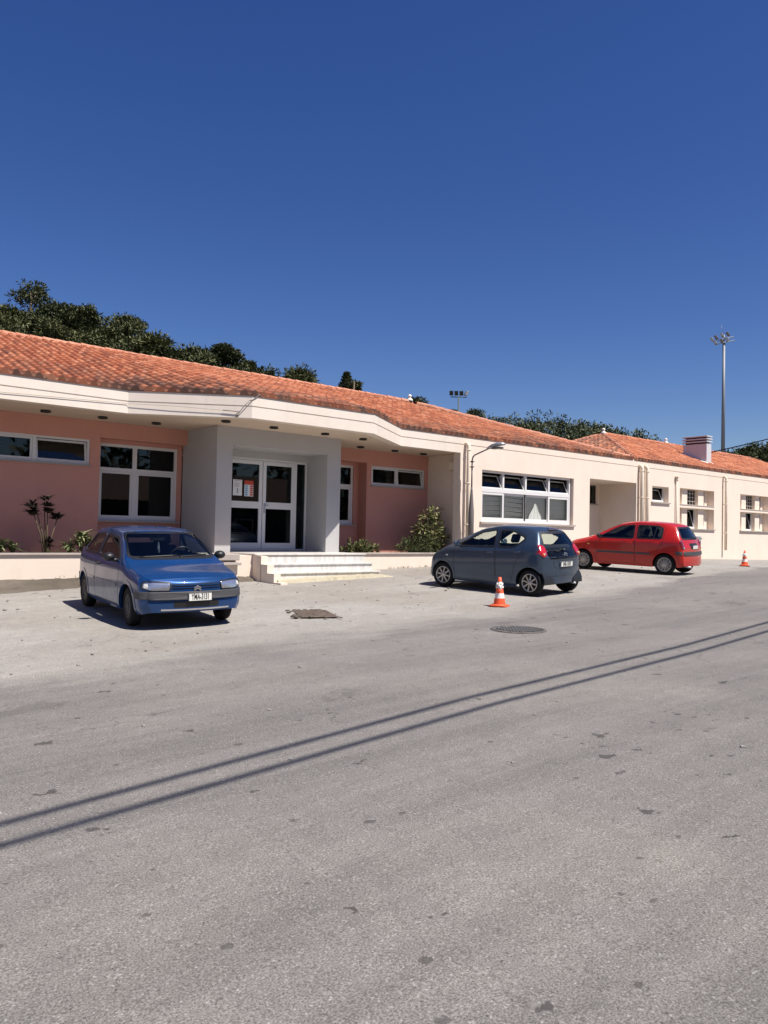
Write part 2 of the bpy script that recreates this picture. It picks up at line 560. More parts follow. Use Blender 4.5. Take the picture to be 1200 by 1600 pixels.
def sash(parent, x0, x1, z0, z1, y, w=0.05, d=0.045, tilt=0.0, m=None, gm=None):
    """a sash with its pane, as one sub-part pair; tilt opens the top inwards (bottom hinged)"""
    b = MB()
    h = z1 - z0
    frame_rect(b, 0, x1 - x0, 0, h, 0, w, d)
    o = b.build('sash', m or m_alu, parent, (x0, y, z0))
    g = MB(); g.box(w - 0.004, x1 - x0 - w + 0.004, d * 0.4, d * 0.4 + 0.008, w - 0.004, h - w + 0.004)
    p = g.build('pane', gm or m_glass, parent, (x0, y, z0))
    for q in (o, p): q.rotation_euler = (-tilt, 0, 0)
    return o


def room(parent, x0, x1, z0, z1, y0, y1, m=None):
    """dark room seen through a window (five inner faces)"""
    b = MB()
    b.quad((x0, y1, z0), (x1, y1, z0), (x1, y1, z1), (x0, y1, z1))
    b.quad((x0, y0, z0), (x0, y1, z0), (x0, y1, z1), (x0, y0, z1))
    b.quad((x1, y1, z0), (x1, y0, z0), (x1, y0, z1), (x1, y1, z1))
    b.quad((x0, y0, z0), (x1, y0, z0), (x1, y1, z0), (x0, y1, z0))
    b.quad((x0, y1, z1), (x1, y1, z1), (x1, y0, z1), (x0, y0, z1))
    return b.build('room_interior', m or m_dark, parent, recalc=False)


XW = 27.52                             # joint between the two buildings' walls
FZ0, FZ1, GZ = 4.16, 4.70, 4.43        # fascia bottom, top, groove height
XL, XC, XR = -4.0, 26.95, 47.0         # left end, junction of the two buildings, right end
YB = 29.6                              # back

bld = empty('low_building', (0, 0, 0))
tag(bld, 'long low building with pink walls, white porch, cream fascia and orange tiled roof', 'building')
ann = empty('low_building', (0, 0, 0))
tag(ann, 'cream building with narrow niche windows, hipped tile roof and chimney behind the red car', 'building')

# --- cream right wing of the main building (plane Y=17)
w = MB()
wall_y(w, 17.25, XW, -0.2, GZ - 0.012, 17.0, 0.25, [(18.25, 23.10, 2.02, 3.70), (24.08, 27.18, -0.2, 3.77)])
w.box(17.25, XW, 17.012, 17.25, GZ - 0.012, GZ + 0.012)
w.build('wall', m_cream, bld)
# niche of the side entrance: side walls, back wall, ceiling
w = MB()
wall_y(w, 23.9, 27.38, -0.2, 3.95, 18.7, 0.2, [(26.0, 26.95, 2.95, 3.72)])
w.box(23.90, 24.08, 17.25, 18.7, -0.2, 3.95)
w.box(27.18, 27.38, 17.25, 18.7, -0.2, 3.95)
w.box(24.08, 27.18, 17.25, 18.7, 3.77, 3.95)
w.build('niche_wall', m_cream, bld)
wd = empty('window'); wd.parent = bld
b = MB(); frame_rect(b, 26.0, 26.95, 2.95, 3.72, 18.74, 0.05, 0.05); b.build('frame', mat('dark_window_frame', (0.06, 0.05, 0.045), 0.5), wd)
pane(wd, 26.05, 26.9, 3.0, 3.67, 18.76)
b = MB(); b.box(25.95, 27.0, 18.62, 18.72, 2.905, 2.95); b.build('sill', m_sill, wd)
room(wd, 25.95, 27.0, 2.9, 3.75, 18.9, 20)

# --- return wall of the recess (X=17.25..17.5), pink walls, recesses
w = MB(); w.box(17.5, 17.75, 17.25, 18.75, 0.0, FZ0); w.box(17.25, 17.5, 17.25, 17.30, 0, FZ0); w.build('return_wall', m_cream, bld)
w = MB()
wall_y(w, XL, 8.87, 0.2, FZ0, 18.75, 0.3, [(1.0, 6.36, 3.07, 3.69), (6.60, 8.87, 0.2, 3.77)])
w.build('pink_wall', m_pink, bld); w = MB()
wall_y(w, 6.60, 8.87, 0.2, 3.9, 19.05, 0.2, [(6.66, 8.75, 1.76, 3.68)])
w.build('recess_wall', m_pink, bld); w = MB()
wall_y(w, 12.65, 17.5, 0.2, FZ0, 18.75, 0.42, [(12.65, 14.89, 0.2, 3.77), (15.08, 17.36, 3.07, 3.69)])
w.build('pink_wall', m_pink, bld); w = MB()
wall_y(w, 12.65, 14.95, 0.2, 3.9, 19.17, 0.2, [(13.0, 14.70, 1.82, 3.68)])
w.build('recess_wall', m_pink, bld)

# --- white porch block
w = MB()
wall_y(w, 8.87, 12.65, 0.9, FZ0, 17.1, 0.96, [(9.30, 12.20, 0.9, 3.70)])
w.box(8.87, 9.30, 18.06, 19.0, 0.9, FZ0)
w.box(12.22, 12.65, 18.06, 19.0, 0.9, FZ0)
w.box(9.30, 12.22, 18.02, 18.10, 3.52, 3.699)
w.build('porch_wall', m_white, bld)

# --- entrance door
dr = empty('entrance_door'); dr.parent = bld
b = MB()
frame_rect(b, 9.30, 12.215, 1.03, 3.52, 18.10, 0.055, 0.07)
b.box(11.80, 11.875, 18.10, 18.17, 1.085, 3.465)
b.build('door_frame', m_alu, dr)
for (x0, x1, hn) in ((9.36, 10.76, True), (10.78, 11.795, False)):
    b = MB()
    frame_rect(b, x0, x1, 1.09, 3.46, 18.085, 0.10, 0.05, 0.16)
    b.box(x0 + 0.10, x1 - 0.10, 18.085, 18.135, 2.175, 2.355)
    b.build('door_leaf', m_alu, dr)
    pane(dr, x0 + 0.095, x1 - 0.095, 1.25, 2.18, 18.105)
    pane(dr, x0 + 0.095, x1 - 0.095, 2.35, 3.37, 18.105)
pane(dr, 11.87, 12.165, 1.08, 3.47, 18.13)
b = MB()
b.tube([(10.84, 18.085, 2.27), (10.84, 18.03, 2.27), (10.95, 18.03, 2.27)], 0.011, 8)
b.tube([(10.84, 18.085, 2.10), (10.84, 18.06, 2.10)], 0.02, 10)
b.bbox(10.815, 10.865, 18.075, 18.085, 2.06, 2.33, 0.003)
b.build('door_handle', m_steel, dr)
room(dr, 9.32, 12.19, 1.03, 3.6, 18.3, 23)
for (px, pz, kind) in ((9.88, 2.50, 0), (10.22, 2.49, 1)):
    pst = empty('notice_sheet', (px, 18.099, pz))
    tag(pst, ['white paper notice with grey print on the left glass door', 'red and blue printed notice on the left glass door'][kind], 'notice')
    b = MB(); b.box(0, 0.27, 0, 0.003, 0, 0.42); b.build('sheet', m_paper, pst)
    if kind == 0:
        b = MB()
        for k in range(7): b.box(0.04, 0.04 + 0.19 * (0.6 + 0.4 * ((k * 37) % 10) / 10), -0.002, -0.0005, 0.34 - k * 0.018, 0.346 - k * 0.018)
        b.box(0.12, 0.15, -0.002, -0.0005, 0.06, 0.20); b.box(0.04, 0.23, -0.002, -0.0005, 0.385, 0.40)
        b.build('print', m_greyprint, pst)
    else:
        b = MB(); b.box(0.0, 0.27, -0.002, -0.0005, 0.31, 0.42)
        for k in range(5): b.box(0.17, 0.26, -0.002, -0.0005, 0.02 + k * 0.058, 0.065 + k * 0.058)
        b.build('red_print', m_red, pst)
        b = MB()
        for k in range(5): b.box(0.02, 0.10, -0.002, -0.0005, 0.02 + k * 0.058, 0.06 + k * 0.058)
        b.build('blue_print', m_blueprint, pst)

# --- windows under the canopy
def strip_window(x0, x1, xs, tilts):
    wd = empty('strip_window'); wd.parent = bld
    b = MB()
    frame_rect(b, x0, x1, 3.07, 3.69, 18.79, 0.05, 0.07)
    for x in xs: b.box(x - 0.04, x + 0.04, 18.79, 18.86, 3.12, 3.64)
    b.build('frame', m_alu, wd)
    ed = [x0 + 0.05] + [v for x in xs for v in (x - 0.04, x + 0.04)] + [x1 - 0.05]
    for k in range(len(ed) // 2):
        sash(wd, ed[2 * k] + 0.004, ed[2 * k + 1] - 0.004, 3.124, 3.636, 18.805, 0.045, 0.04, tilts[k])
    b = MB(); b.box(x0 - 0.03, x1 + 0.03, 18.70, 18.785, 3.035, 3.07); b.build('sill', m_sill, wd)
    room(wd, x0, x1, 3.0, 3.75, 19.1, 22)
    return wd


strip_window(1.0, 6.36, [2.35, 3.7, 5.10], [0, R(8), 0, R(9)])
strip_window(15.08, 17.36, [16.17], [0, R(9)])


def tall_window(x0, x1, xm, z0, z1, y):
    wd = empty('tall_window'); wd.parent = bld
    b = MB()
    frame_rect(b, x0, x1, z0, z1, y, 0.075, 0.08)
    b.box(xm - 0.055, xm + 0.055, y, y + 0.08, z0 + 0.075, z1 - 0.075)
    for (a, c) in ((x0 + 0.075, xm - 0.055), (xm + 0.055, x1 - 0.075)):
        b.box(a, c, y, y + 0.08, 2.99, 3.08)
    b.build('frame', m_alu, wd)
    sash(wd, x0 + 0.078, xm - 0.058, z0 + 0.078, 2.987, y + 0.015, 0.05, 0.04)
    sash(wd, xm + 0.058, x1 - 0.078, z0 + 0.078, 2.987, y + 0.015, 0.06, 0.04)
    pane(wd, x0 + 0.07, xm - 0.05, 3.075, z1 - 0.07, y + 0.03)
    pane(wd, xm + 0.05, x1 - 0.07, 3.075, z1 - 0.07, y + 0.03)
    b = MB(); b.box(x0 - 0.06, x1 + 0.06, y - 0.16, y - 0.002, z0 - 0.04, z0); b.build('sill', m_sill, wd)
    room(wd, x0, x1, z0 - 0.1, z1 + 0.05, y + 0.2, y + 4)
    return wd


tall_window(6.66, 8.75, 7.61, 1.76, 3.68, 19.10)
tall_window(13.0, 14.70, 13.85, 1.82, 3.68, 19.21)

# --- the large four-bay window of the cream wing
wd = empty('wide_window'); wd.parent = bld
b = MB()
x0, x1, z0, z1, y = 18.25, 23.02, 2.02, 3.70, 17.10
frame_rect(b, x0, x1, z0, z1, y, 0.07, 0.09)
b.box(x0 + 0.07, x1 - 0.07, y - 0.004, y + 0.09, 2.995, 3.125)
ms = [19.40, 20.55, 21.81]
for x in ms:
    b.box(x - 0.04, x + 0.04, y, y + 0.09, 3.125, z1 - 0.07)
b.build('frame', m_alu, wd)
ed = [x0 + 0.07] + [v for x in ms for v in (x - 0.04, x + 0.04)] + [x1 - 0.07]
for k in range(4):
    sash(wd, ed[2 * k] + 0.005, ed[2 * k + 1] - 0.005, 3.13, z1 - 0.075, y + 0.02, 0.035, 0.04, R(26))
for k, (a, c) in enumerate(((x0 + 0.073, 19.44), (19.37, 20.60), (20.52, 21.84), (21.78, x1 - 0.073))):
    sash(wd, a, c, z0 + 0.073, 2.99, y + (0.005 if k in (0, 3) else 0.05), 0.075, 0.04, gm=m_clear)
bl = MB()
rb = random.Random(3)
for k in range(4):
    a, c = [(x0 + 0.1, 19.4), (19.42, 20.56), (20.6, 21.78), (21.86, x1 - 0.1)][k]
    tlt = [0.018, -0.03, 0.0, 0.004][k]
    for j in range(30):
        z = 2.08 + j * 0.031
        dz = tlt * (1 if j % 5 else 2.2)
        bl.quad((a, y + 0.16, z), (c, y + 0.16, z + dz), (c, y + 0.145, z + 0.026 + dz), (a, y + 0.145, z + 0.026))
bl.build('blind', m_blind, wd)
cu = MB()
for i in range(16):
    for j in range(10):
        def P(i, j):
            u, v_ = i / 16, j / 10
            half = 0.36 * (1 - 0.55 * v_ ** 1.6)
            return (21.22 + (u - 0.5) * 2 * half, y + 0.125 + 0.012 * math.sin(u * 22), 2.10 + 0.62 * v_ * (1 - 0.5 * (2 * u - 1) ** 2 * v_))
        cu.add([P(i, j), P(i + 1, j), P(i + 1, j + 1), P(i, j + 1)], [(0, 1, 2, 3)], True)
cu.build('curtain', m_curtain, wd)
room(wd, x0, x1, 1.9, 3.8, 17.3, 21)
b = MB(); b.box(x0 - 0.08, 23.16, 16.93, 17.10, 1.955, 2.018); b.build('sill', m_sill, wd)

# --- fascia, groove and soffit
FP = [(XL, 16.95), (6.56, 16.95), (8.87, 15.45), (12.47, 15.45), (14.76, 17.0), (17.25, 17.0)]


def offset_poly(pl, d):
    out = []
    for i, p in enumerate(pl):
        def nrm(a, b_):
            t = Vector((b_[0] - a[0], b_[1] - a[1])).normalized()
            return Vector((-t.y, t.x))
        if i == 0: nn = nrm(pl[0], pl[1]); k = 1
        elif i == len(pl) - 1: nn = nrm(pl[-2], pl[-1]); k = 1
        else:
            n1, n2 = nrm(pl[i - 1], p), nrm(p, pl[i + 1]); nn = (n1 + n2).normalized(); k = 1 / nn.dot(n1)
        out.append((p[0] + nn.x * d * k, p[1] + nn.y * d * k))
    return out


def band(mb, pl, za, zb, d0, d1):
    o, i_ = offset_poly(pl, d0), offset_poly(pl, d1)
    for k in range(len(pl) - 1):
        a, b_, c, d = o[k], o[k + 1], i_[k + 1], i_[k]
        mb.quad((*a, za), (*b_, za), (*b_, zb), (*a, zb))
        mb.quad((*d, zb), (*c, zb), (*c, za), (*d, za))
        mb.quad((*a, zb), (*b_, zb), (*c, zb), (*d, zb))
        mb.quad((*d, za), (*c, za), (*b_, za), (*a, za))


fb = MB()
band(fb, FP, FZ0, GZ - 0.012, 0.0, 0.25)
band(fb, FP, GZ - 0.012, GZ + 0.012, 0.014, 0.25)
band(fb, FP, GZ + 0.012, FZ1, -0.006, 0.25)
fb.build('fascia', m_fascia, bld)
fb = MB(); fb.box(17.25, XW, 16.994, 17.25, GZ + 0.012, FZ1); fb.build('parapet_band', m_cream, bld)
so = MB()
inner = offset_poly(FP, 0.2)
sp = [(p[0], p[1]) for p in inner] + [(17.6, 17.2), (17.6, 19.3), (XL, 19.3)]
so.prism(sp, FZ0 + 0.003, FZ0 + 0.06)
so.build('soffit', m_soffit, bld)
# downlights
for (lx, ly) in ((2.4, 17.93), (3.75, 17.93), (5.08, 17.93), (6.35, 17.93), (7.64, 17.9), (8.66, 16.28), (10.02, 16.36), (11.6, 16.39), (12.95, 16.5), (14.12, 18.1), (15.47, 18.1), (16.68, 18.1)):
    b = MB(); b.lathe([(0.0, 0.06), (0.075, 0.06), (0.085, 0.0), (0.105, -0.004), (0.112, -0.045), (0.09, -0.05), (0.08, 0.0), (0.0, 0.01)], 18, 'Z', (lx, ly, FZ0 + 0.003))
    b.build('downlight', m_black, bld)

# --- platform, steps, planters
b = MB(); b.box(9.36, 12.70, 16.02, 18.3, 0.0, 1.0); b.box(8.2, 9.36, 16.1, 16.95, 0.0, 0.985); b.build('platform_core', m_cream, bld)
m_marble = mat('streaked_marble', (0.74, 0.72, 0.68), 0.4)
t = NT(m_marble)
co = t.coord((9, 1, 0.5))
st = t.ramp(t.noise(co, 1.5, 5, 0.7), [(0.45, 0.0), (0.6, 0.8), (0.66, 0.1), (0.8, 1.0)])
c = t.mix(t.math('MULTIPLY', st, 0.6), (0.66, 0.64, 0.60), (0.30, 0.29, 0.285))
c = t.mix(t.math('MULTIPLY', t.ramp(t.noise(t.coord(), 5, 6, 0.7), [(0.5, 0.0), (0.75, 1.0)]), 0.35), c, (0.5, 0.45, 0.36))
t.col(c)
b = MB(); b.bbox(9.34, 12.72, 15.97, 18.08, 1.0, 1.03, 0.004)
b.build('landing_slab', m_marble, bld)
b = MB(); b.box(9.45, 12.2, 17.95, 18.3, 1.03, 1.055); b.build('threshold', m_sill, bld)
stp = empty('entrance_steps', (0, 0, 0))
tag(stp, 'streaky white marble steps leading up to the white porch', 'steps')
for k in range(3):
    ztop = 1.0 - 0.195 * k
    yf = 16.0 - 0.3 * k
    b = MB(); b.box(9.54, 12.70 - 0.0, yf, 16.02 if k == 0 else yf + 0.3, 0.0 if k == 2 else ztop - 0.3, ztop - 0.034)
    b.build('riser', m_marble, stp)
    if k:
        b = MB(); b.bbox(9.525, 12.73, yf - 0.035, yf + 0.3, ztop - 0.034, ztop, 0.005)
        b.build('tread', m_marble, stp)
b = MB()
for k in range(4):
    zt = 1.0 - 0.195 * k - 0.01
    yf = 16.02 - 0.3 * k
    b.box(9.36, 9.538, yf - 0.3 if k else yf - 0.02, yf + (0.0 if k else 0.0) , -0.05, zt) if k else None
b.box(9.36, 9.538, 15.70, 16.02, -0.05, 0.985)
b.build('cheek_wall', m_cream, stp)
m_kerb = stucco('yellowed_concrete', (0.52, 0.46, 0.33), (0.40, 0.36, 0.27), (0.25, 0.22, 0.17), 0.5, 0.8)
kb = MB()
N = 40
rk = random.Random(8)
pts = []
for i in range(N + 1):
    x = 9.45 + (12.95 - 9.45) * i / N
    f0 = 15.10 + rk.uniform(-0.03, 0.03)
    zt = gz(x, 15) + 0.075 + rk.uniform(-0.015, 0.012) - (0.06 if i > 34 else 0) * (i - 34) / 6
    pts.append((x, f0, zt))
vs, fs = [], []
for (x, y, z) in pts: vs += [(x, y - 0.05, gz(x, y) - 0.05), (x, y, z), (x, 15.41, z + 0.012), (x, 15.41, z - 0.3)]
for i in range(N):
    for k in range(3): fs.append((i * 4 + k, (i + 1) * 4 + k, (i + 1) * 4 + k + 1, i * 4 + k + 1))
kb.add(vs, fs); kb.build('worn_bottom_step', m_kerb, stp)

m_soil = mat('planter_soil', (0.12, 0.09, 0.065), 0.95)


def planter(name, x0, x1, label):
    p = empty(name, (0, 0, 0)); tag(p, label, 'planter')
    b = MB(); b.box(x0, x1, 17.0, 17.18, -0.2, 0.975); b.build('wall', m_cream, p)
    b = MB(); b.bbox(x0 - 0.0, x1, 16.955, 17.22, 0.975, 1.015, 0.005); b.build('coping', m_sill, p)
    b = MB()
    vs, fs = [], []
    nx, ny = int((x1 - x0) / 0.12), 12
    rr = random.Random(5)
    for i in range(nx + 1):
        for j in range(ny + 1):
            vs.append((x0 + (x1 - x0) * i / nx, 17.18 + 1.57 * j / ny, 0.93 + rr.uniform(-0.025, 0.03)))
    for i in range(nx):
        for j in range(ny): fs.append((i * (ny + 1) + j, (i + 1) * (ny + 1) + j, (i + 1) * (ny + 1) + j + 1, i * (ny + 1) + j + 1))
    b.add(vs, fs, True); b.build('soil', m_soil, p, recalc=False)
    return p


planter('planter', XL, 9.355, 'low cream planter wall with stone coping behind the blue car')
planter('planter', 12.73, 17.24, 'low cream planter wall with stone coping right of the steps')
# rough concrete footing below the left planter
m_foot = stucco('rough_footing_concrete', (0.15, 0.13, 0.105), (0.07, 0.056, 0.042), (0.12, 0.10, 0.08), 0.6, 1.0)
kb = MB(); vs, fs = [], []
N = 90
for i in range(N + 1):
    x = XL + (9.34 - XL) * i / N
    f0 = 15.95 + rk.uniform(-0.09, 0.09) + 0.14 * math.sin(x * 1.3)
    g0 = gz(x, f0)
    vs += [(x, f0 - 0.1, g0 - 0.05), (x, f0, g0 + 0.06 + rk.uniform(-0.03, 0.03)), (x, 16.5 + rk.uniform(-0.06, 0.06), g0 + 0.16 + rk.uniform(-0.025, 0.025)), (x, 17.0, 0.47 + rk.uniform(-0.012, 0.012))]
for i in range(N):
    for k in range(3): fs.append((i * 4 + k, (i + 1) * 4 + k, (i + 1) * 4 + k + 1, i * 4 + k + 1))
kb.add(vs, fs); kb.build('concrete_footing', m_foot, bld)
# stone slabs against the planter by the steps
for (sx0, sx1, sz0, sz1, yy, lb) in ((8.30, 8.84, 0.885, 1.03, 15.78, 'upper grey stone slab against the planter left of the steps'), (8.40, 8.86, 0.775, 0.84, 15.72, 'lower thin stone slab against the planter left of the steps')):
    b = MB(); b.bbox(sx0, sx1, yy, 16.098, sz0, sz1, 0.012)
    tag(b.build('stone_slab', m_sill, None), lb, 'stone slab', 'stone slabs left of the steps')
b = MB(); b.box(8.42, 8.83, 15.86, 16.098, 0.1, 0.775); b.box(8.42, 8.8, 15.9, 16.098, 0.84, 0.885)
tag(b.build('slab_pier', m_cream, None), 'cream plastered pier carrying stone slabs beside the steps', 'pier')

# --- annex wall
w = MB()
NA = (30.50, 33.45); NB = (35.95, 39.0)
ops = [(28.34, 29.60, 3.09, 3.73)]
for (a, c) in (NA, NB): ops += [(a, c, 3.08, 3.76), (a, c, 2.05, 2.93)]
wall_y(w, XW, XR, -0.2, GZ - 0.012, 17.0, 0.3, ops)
w.box(XW, XR, 17.012, 17.3, GZ - 0.012, GZ + 0.012)
w.box(XW, XR, 16.994, 17.3, GZ + 0.012, FZ1)
w.build('wall', m_cream, ann)
# small awning window
wd = empty('small_window'); wd.parent = ann
b = MB(); frame_rect(b, 28.34, 29.60, 3.09, 3.73, 17.2, 0.05, 0.08); b.build('frame', m_alu, wd)
sash(wd, 28.40, 29.54, 3.145, 3.675, 17.215, 0.04, 0.04, R(24))
b = MB(); b.box(28.26, 29.68, 16.93, 17.2, 3.035, 3.087); b.build('sill', m_sill, wd)
room(wd, 28.3, 29.7, 3.0, 3.8, 17.35, 19)
# niches with piers and paired windows
m_blockglass = glass_mat('glass_block', (0.6, 0.55, 0.5), 0.35, 0.15)
for (a, c) in (NA, NB):
    nw = empty('niche_windows'); nw.parent = ann
    b = MB()
    pxs = [(a + 0.42, a + 0.86), (a + 1.80, a + 2.28)]
    for (z0, z1) in ((2.05, 2.93), (3.08, 3.76)):
        for (p0, p1) in pxs: b = MB(); b.box(p0, p1, 17.14, 17.36, z0, z1); b.build('pier', m_cream, nw)
        for (p0, p1) in ((a, a + 0.42), (c - 0.32, c)): b = MB(); b.box(p0, p1, 17.30, 17.36, z0, z1); b.build('back_panel', m_cream, nw)
    for i, (wx0, wx1) in enumerate(((a + 0.86, a + 1.80), (a + 2.28, c - 0.32))):
        # upper: fixed barred pane
        b = MB(); frame_rect(b, wx0, wx1, 3.08, 3.76, 17.28, 0.03, 0.05)
        nb = 4 if i == 0 else 2
        for k in range(1, nb): b.box(wx0 + (wx1 - wx0) * k / nb - 0.012, wx0 + (wx1 - wx0) * k / nb + 0.012, 17.27, 17.29, 3.11, 3.73)
        for k in range(1, 4): b.box(wx0 + 0.03, wx1 - 0.03, 17.272, 17.288, 3.08 + 0.68 * k / 4 - 0.012, 3.08 + 0.68 * k / 4 + 0.012)
        b.build('barred_frame', m_sill, nw)
        pane(nw, wx0 + 0.02, wx1 - 0.02, 3.10, 3.74, 17.31, m_blockglass)
        b = MB(); frame_rect(b, wx0, wx1, 2.05, 2.93, 17.28, 0.045, 0.06); b.build('frame', m_alu, nw)
        sash(nw, wx0 + 0.05, wx1 - 0.05, 2.10, 2.88, 17.29, 0.035, 0.035, R(16))
    b = MB(); b.box(a - 0.06, c + 0.06, 16.93, 17.28, 2.005, 2.048); b.box(a + 0.0, c - 0.0, 16.985, 17.28, 3.04, 3.078); b.build('sill', m_sill, nw)
    room(nw, a, c, 2.0, 3.8, 17.4, 20)

# downpipes and vent pipe
def downpipe(x, zb, parent, rad=0.052, name='downpipe'):
    b = MB()
    b.tube([(x, 17.0, 4.46), (x, 16.90, 4.45), (x, 16.86, 4.38), (x, 16.86, zb)], rad, 12)
    for z in (4.25, 3.2, 1.9): b.tube([(x, 16.86, z - 0.02), (x, 16.86, z + 0.02)], rad + 0.008, 12)
    for z in (4.25, 3.2, 1.9): b.box(x - 0.012, x + 0.012, 16.87, 17.0, z - 0.012, z + 0.012)
    return b.build(name, m_pipe, parent)


downpipe(17.47, 0.55, bld, 0.062)
downpipe(27.36, 0.7, bld, 0.075)
downpipe(27.74, 0.7, ann, 0.075)
downpipe(34.28, 1.12, ann, 0.06)
b = MB()
b.tube([(30.14, 16.93, 0.7), (30.14, 16.93, 4.12)], 0.035, 10)
b.lathe([(0.0, 0.13), (0.085, 0.10), (0.09, 0.07), (0.035, 0.07), (0.035, -0.02), (0.06, -0.06), (0.035, -0.08)], 12, 'Z', (30.14, 16.93, 4.12))
b.build('vent_pipe', m_pipe, ann)
# tap bracket on the wall behind the red car
b = MB(); b.tube([(32.0, 17.0, 1.62), (32.0, 16.8, 1.62), (31.75, 16.78, 1.66)], 0.03, 8); b.tube([(31.9, 16.8, 1.64), (31.9, 16.8, 1.36)], 0.02, 8)
b.bbox(31.6, 32.1, 16.86, 16.99, 1.55, 1.72, 0.02)
tag(b.build('wall_tap', m_steel, None), 'grey wall tap bracket above the rear of the red car', 'tap')
# siren box on return wall
sb = empty('siren_box', (17.42, 17.5, 3.72)); tag(sb, 'small cream siren box with a looped cable on the shaded side wall', 'alarm box')
b = MB(); b.bbox(-0.05, 0.078, -0.16, 0.16, -0.08, 0.22, 0.02); b.build('case', m_pipe, sb)
b = MB(); b.tube([(0.05, -0.05, -0.08), (0.03, -0.17, -0.15), (0.03, -0.2, -0.28), (0.03, -0.13, -0.38), (0.04, 0.0, -0.42), (0.06, 0.05, -0.4)], 0.015, 8); b.build('cable', m_pipe, sb)

# back and end walls, so that the buildings are closed volumes
w = MB()
w.box(XL, XC - 0.01, YB - 0.25, YB, -0.3, FZ1); w.box(XL, XL + 0.25, 19.4, YB - 0.25, -0.3, FZ1)
w.build('back_wall', m_cream, bld)
w = MB()
w.box(XC, XR, 26.0 - 0.25, 26.0, -0.3, FZ1); w.box(XR - 0.25, XR, 17.3, 25.75, -0.3, FZ1)
w.build('back_wall', m_cream, ann)

# ------------------------------------------------------------------ tiled roofs
m_tile = mat('clay_tiles', (0.5, 0.15, 0.06), 0.75, spec=0.25)
t = NT(m_tile)
uv = t.n('ShaderNodeUVMap')
sepn = t.n('ShaderNodeSeparateXYZ'); t.nt.links.new(uv.outputs[0], sepn.inputs[0])
fx = t.math('FLOOR', sepn.outputs[0]); fy = t.math('FLOOR', sepn.outputs[1])
cmb = t.n('ShaderNodeCombineXYZ'); t.nt.links.new(fx, cmb.inputs[0]); t.nt.links.new(fy, cmb.inputs[1])
wnz = t.n('ShaderNodeTexWhiteNoise', noise_dimensions='2D'); t.nt.links.new(cmb.outputs[0], wnz.inputs['Vector'])
c = t.ramp(wnz.outputs['Value'], [(0.0, (0.31, 0.095, 0.048)), (0.35, (0.43, 0.138, 0.066)), (0.7, (0.52, 0.185, 0.09)), (1.0, (0.58, 0.245, 0.135))])
co = t.coord()
lich = t.ramp(t.noise(co, 1.1, 7, 0.75), [(0.50, 0.0), (0.66, 1.0)])
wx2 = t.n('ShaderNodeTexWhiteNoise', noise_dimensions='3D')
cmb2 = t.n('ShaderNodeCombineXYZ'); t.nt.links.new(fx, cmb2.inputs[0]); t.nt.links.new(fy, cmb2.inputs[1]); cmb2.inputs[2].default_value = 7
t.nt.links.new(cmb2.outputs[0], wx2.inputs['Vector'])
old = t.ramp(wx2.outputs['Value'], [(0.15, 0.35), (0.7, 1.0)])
low = t.n('ShaderNodeAttribute', attribute_name='weather_shade')
c = t.mix(t.math('MULTIPLY', t.math('MULTIPLY', low.outputs['Fac'], old), 0.85), c, (0.085, 0.06, 0.05))  # eave weathering plus the shade painted along pans and tile edges
c = t.mix(t.math('MULTIPLY', t.math('MULTIPLY', lich, old), 0.7), c, (0.17, 0.10, 0.075))
spk = t.ramp(t.noise(co, 28, 4, 0.7), [(0.55, 0.0), (0.7, 1.0)])
c = t.mix(t.math('MULTIPLY', spk, 0.3), c, (0.62, 0.33, 0.2))
t.col(c)
t.bump(t.noise(co, 60, 3), 0.3, 0.004)

TP, TR = 0.225, 0.355                  # tile pitch and row length


def tile_profile(ph):
    """barrel tile: wide convex cover, narrow pan"""
    ph = ph % 1.0
    if ph < 0.62: return 0.082 * math.sin(math.pi * ph / 0.62) ** 0.6
    return -0.030 * math.sin(math.pi * (ph - 0.62) / 0.38)


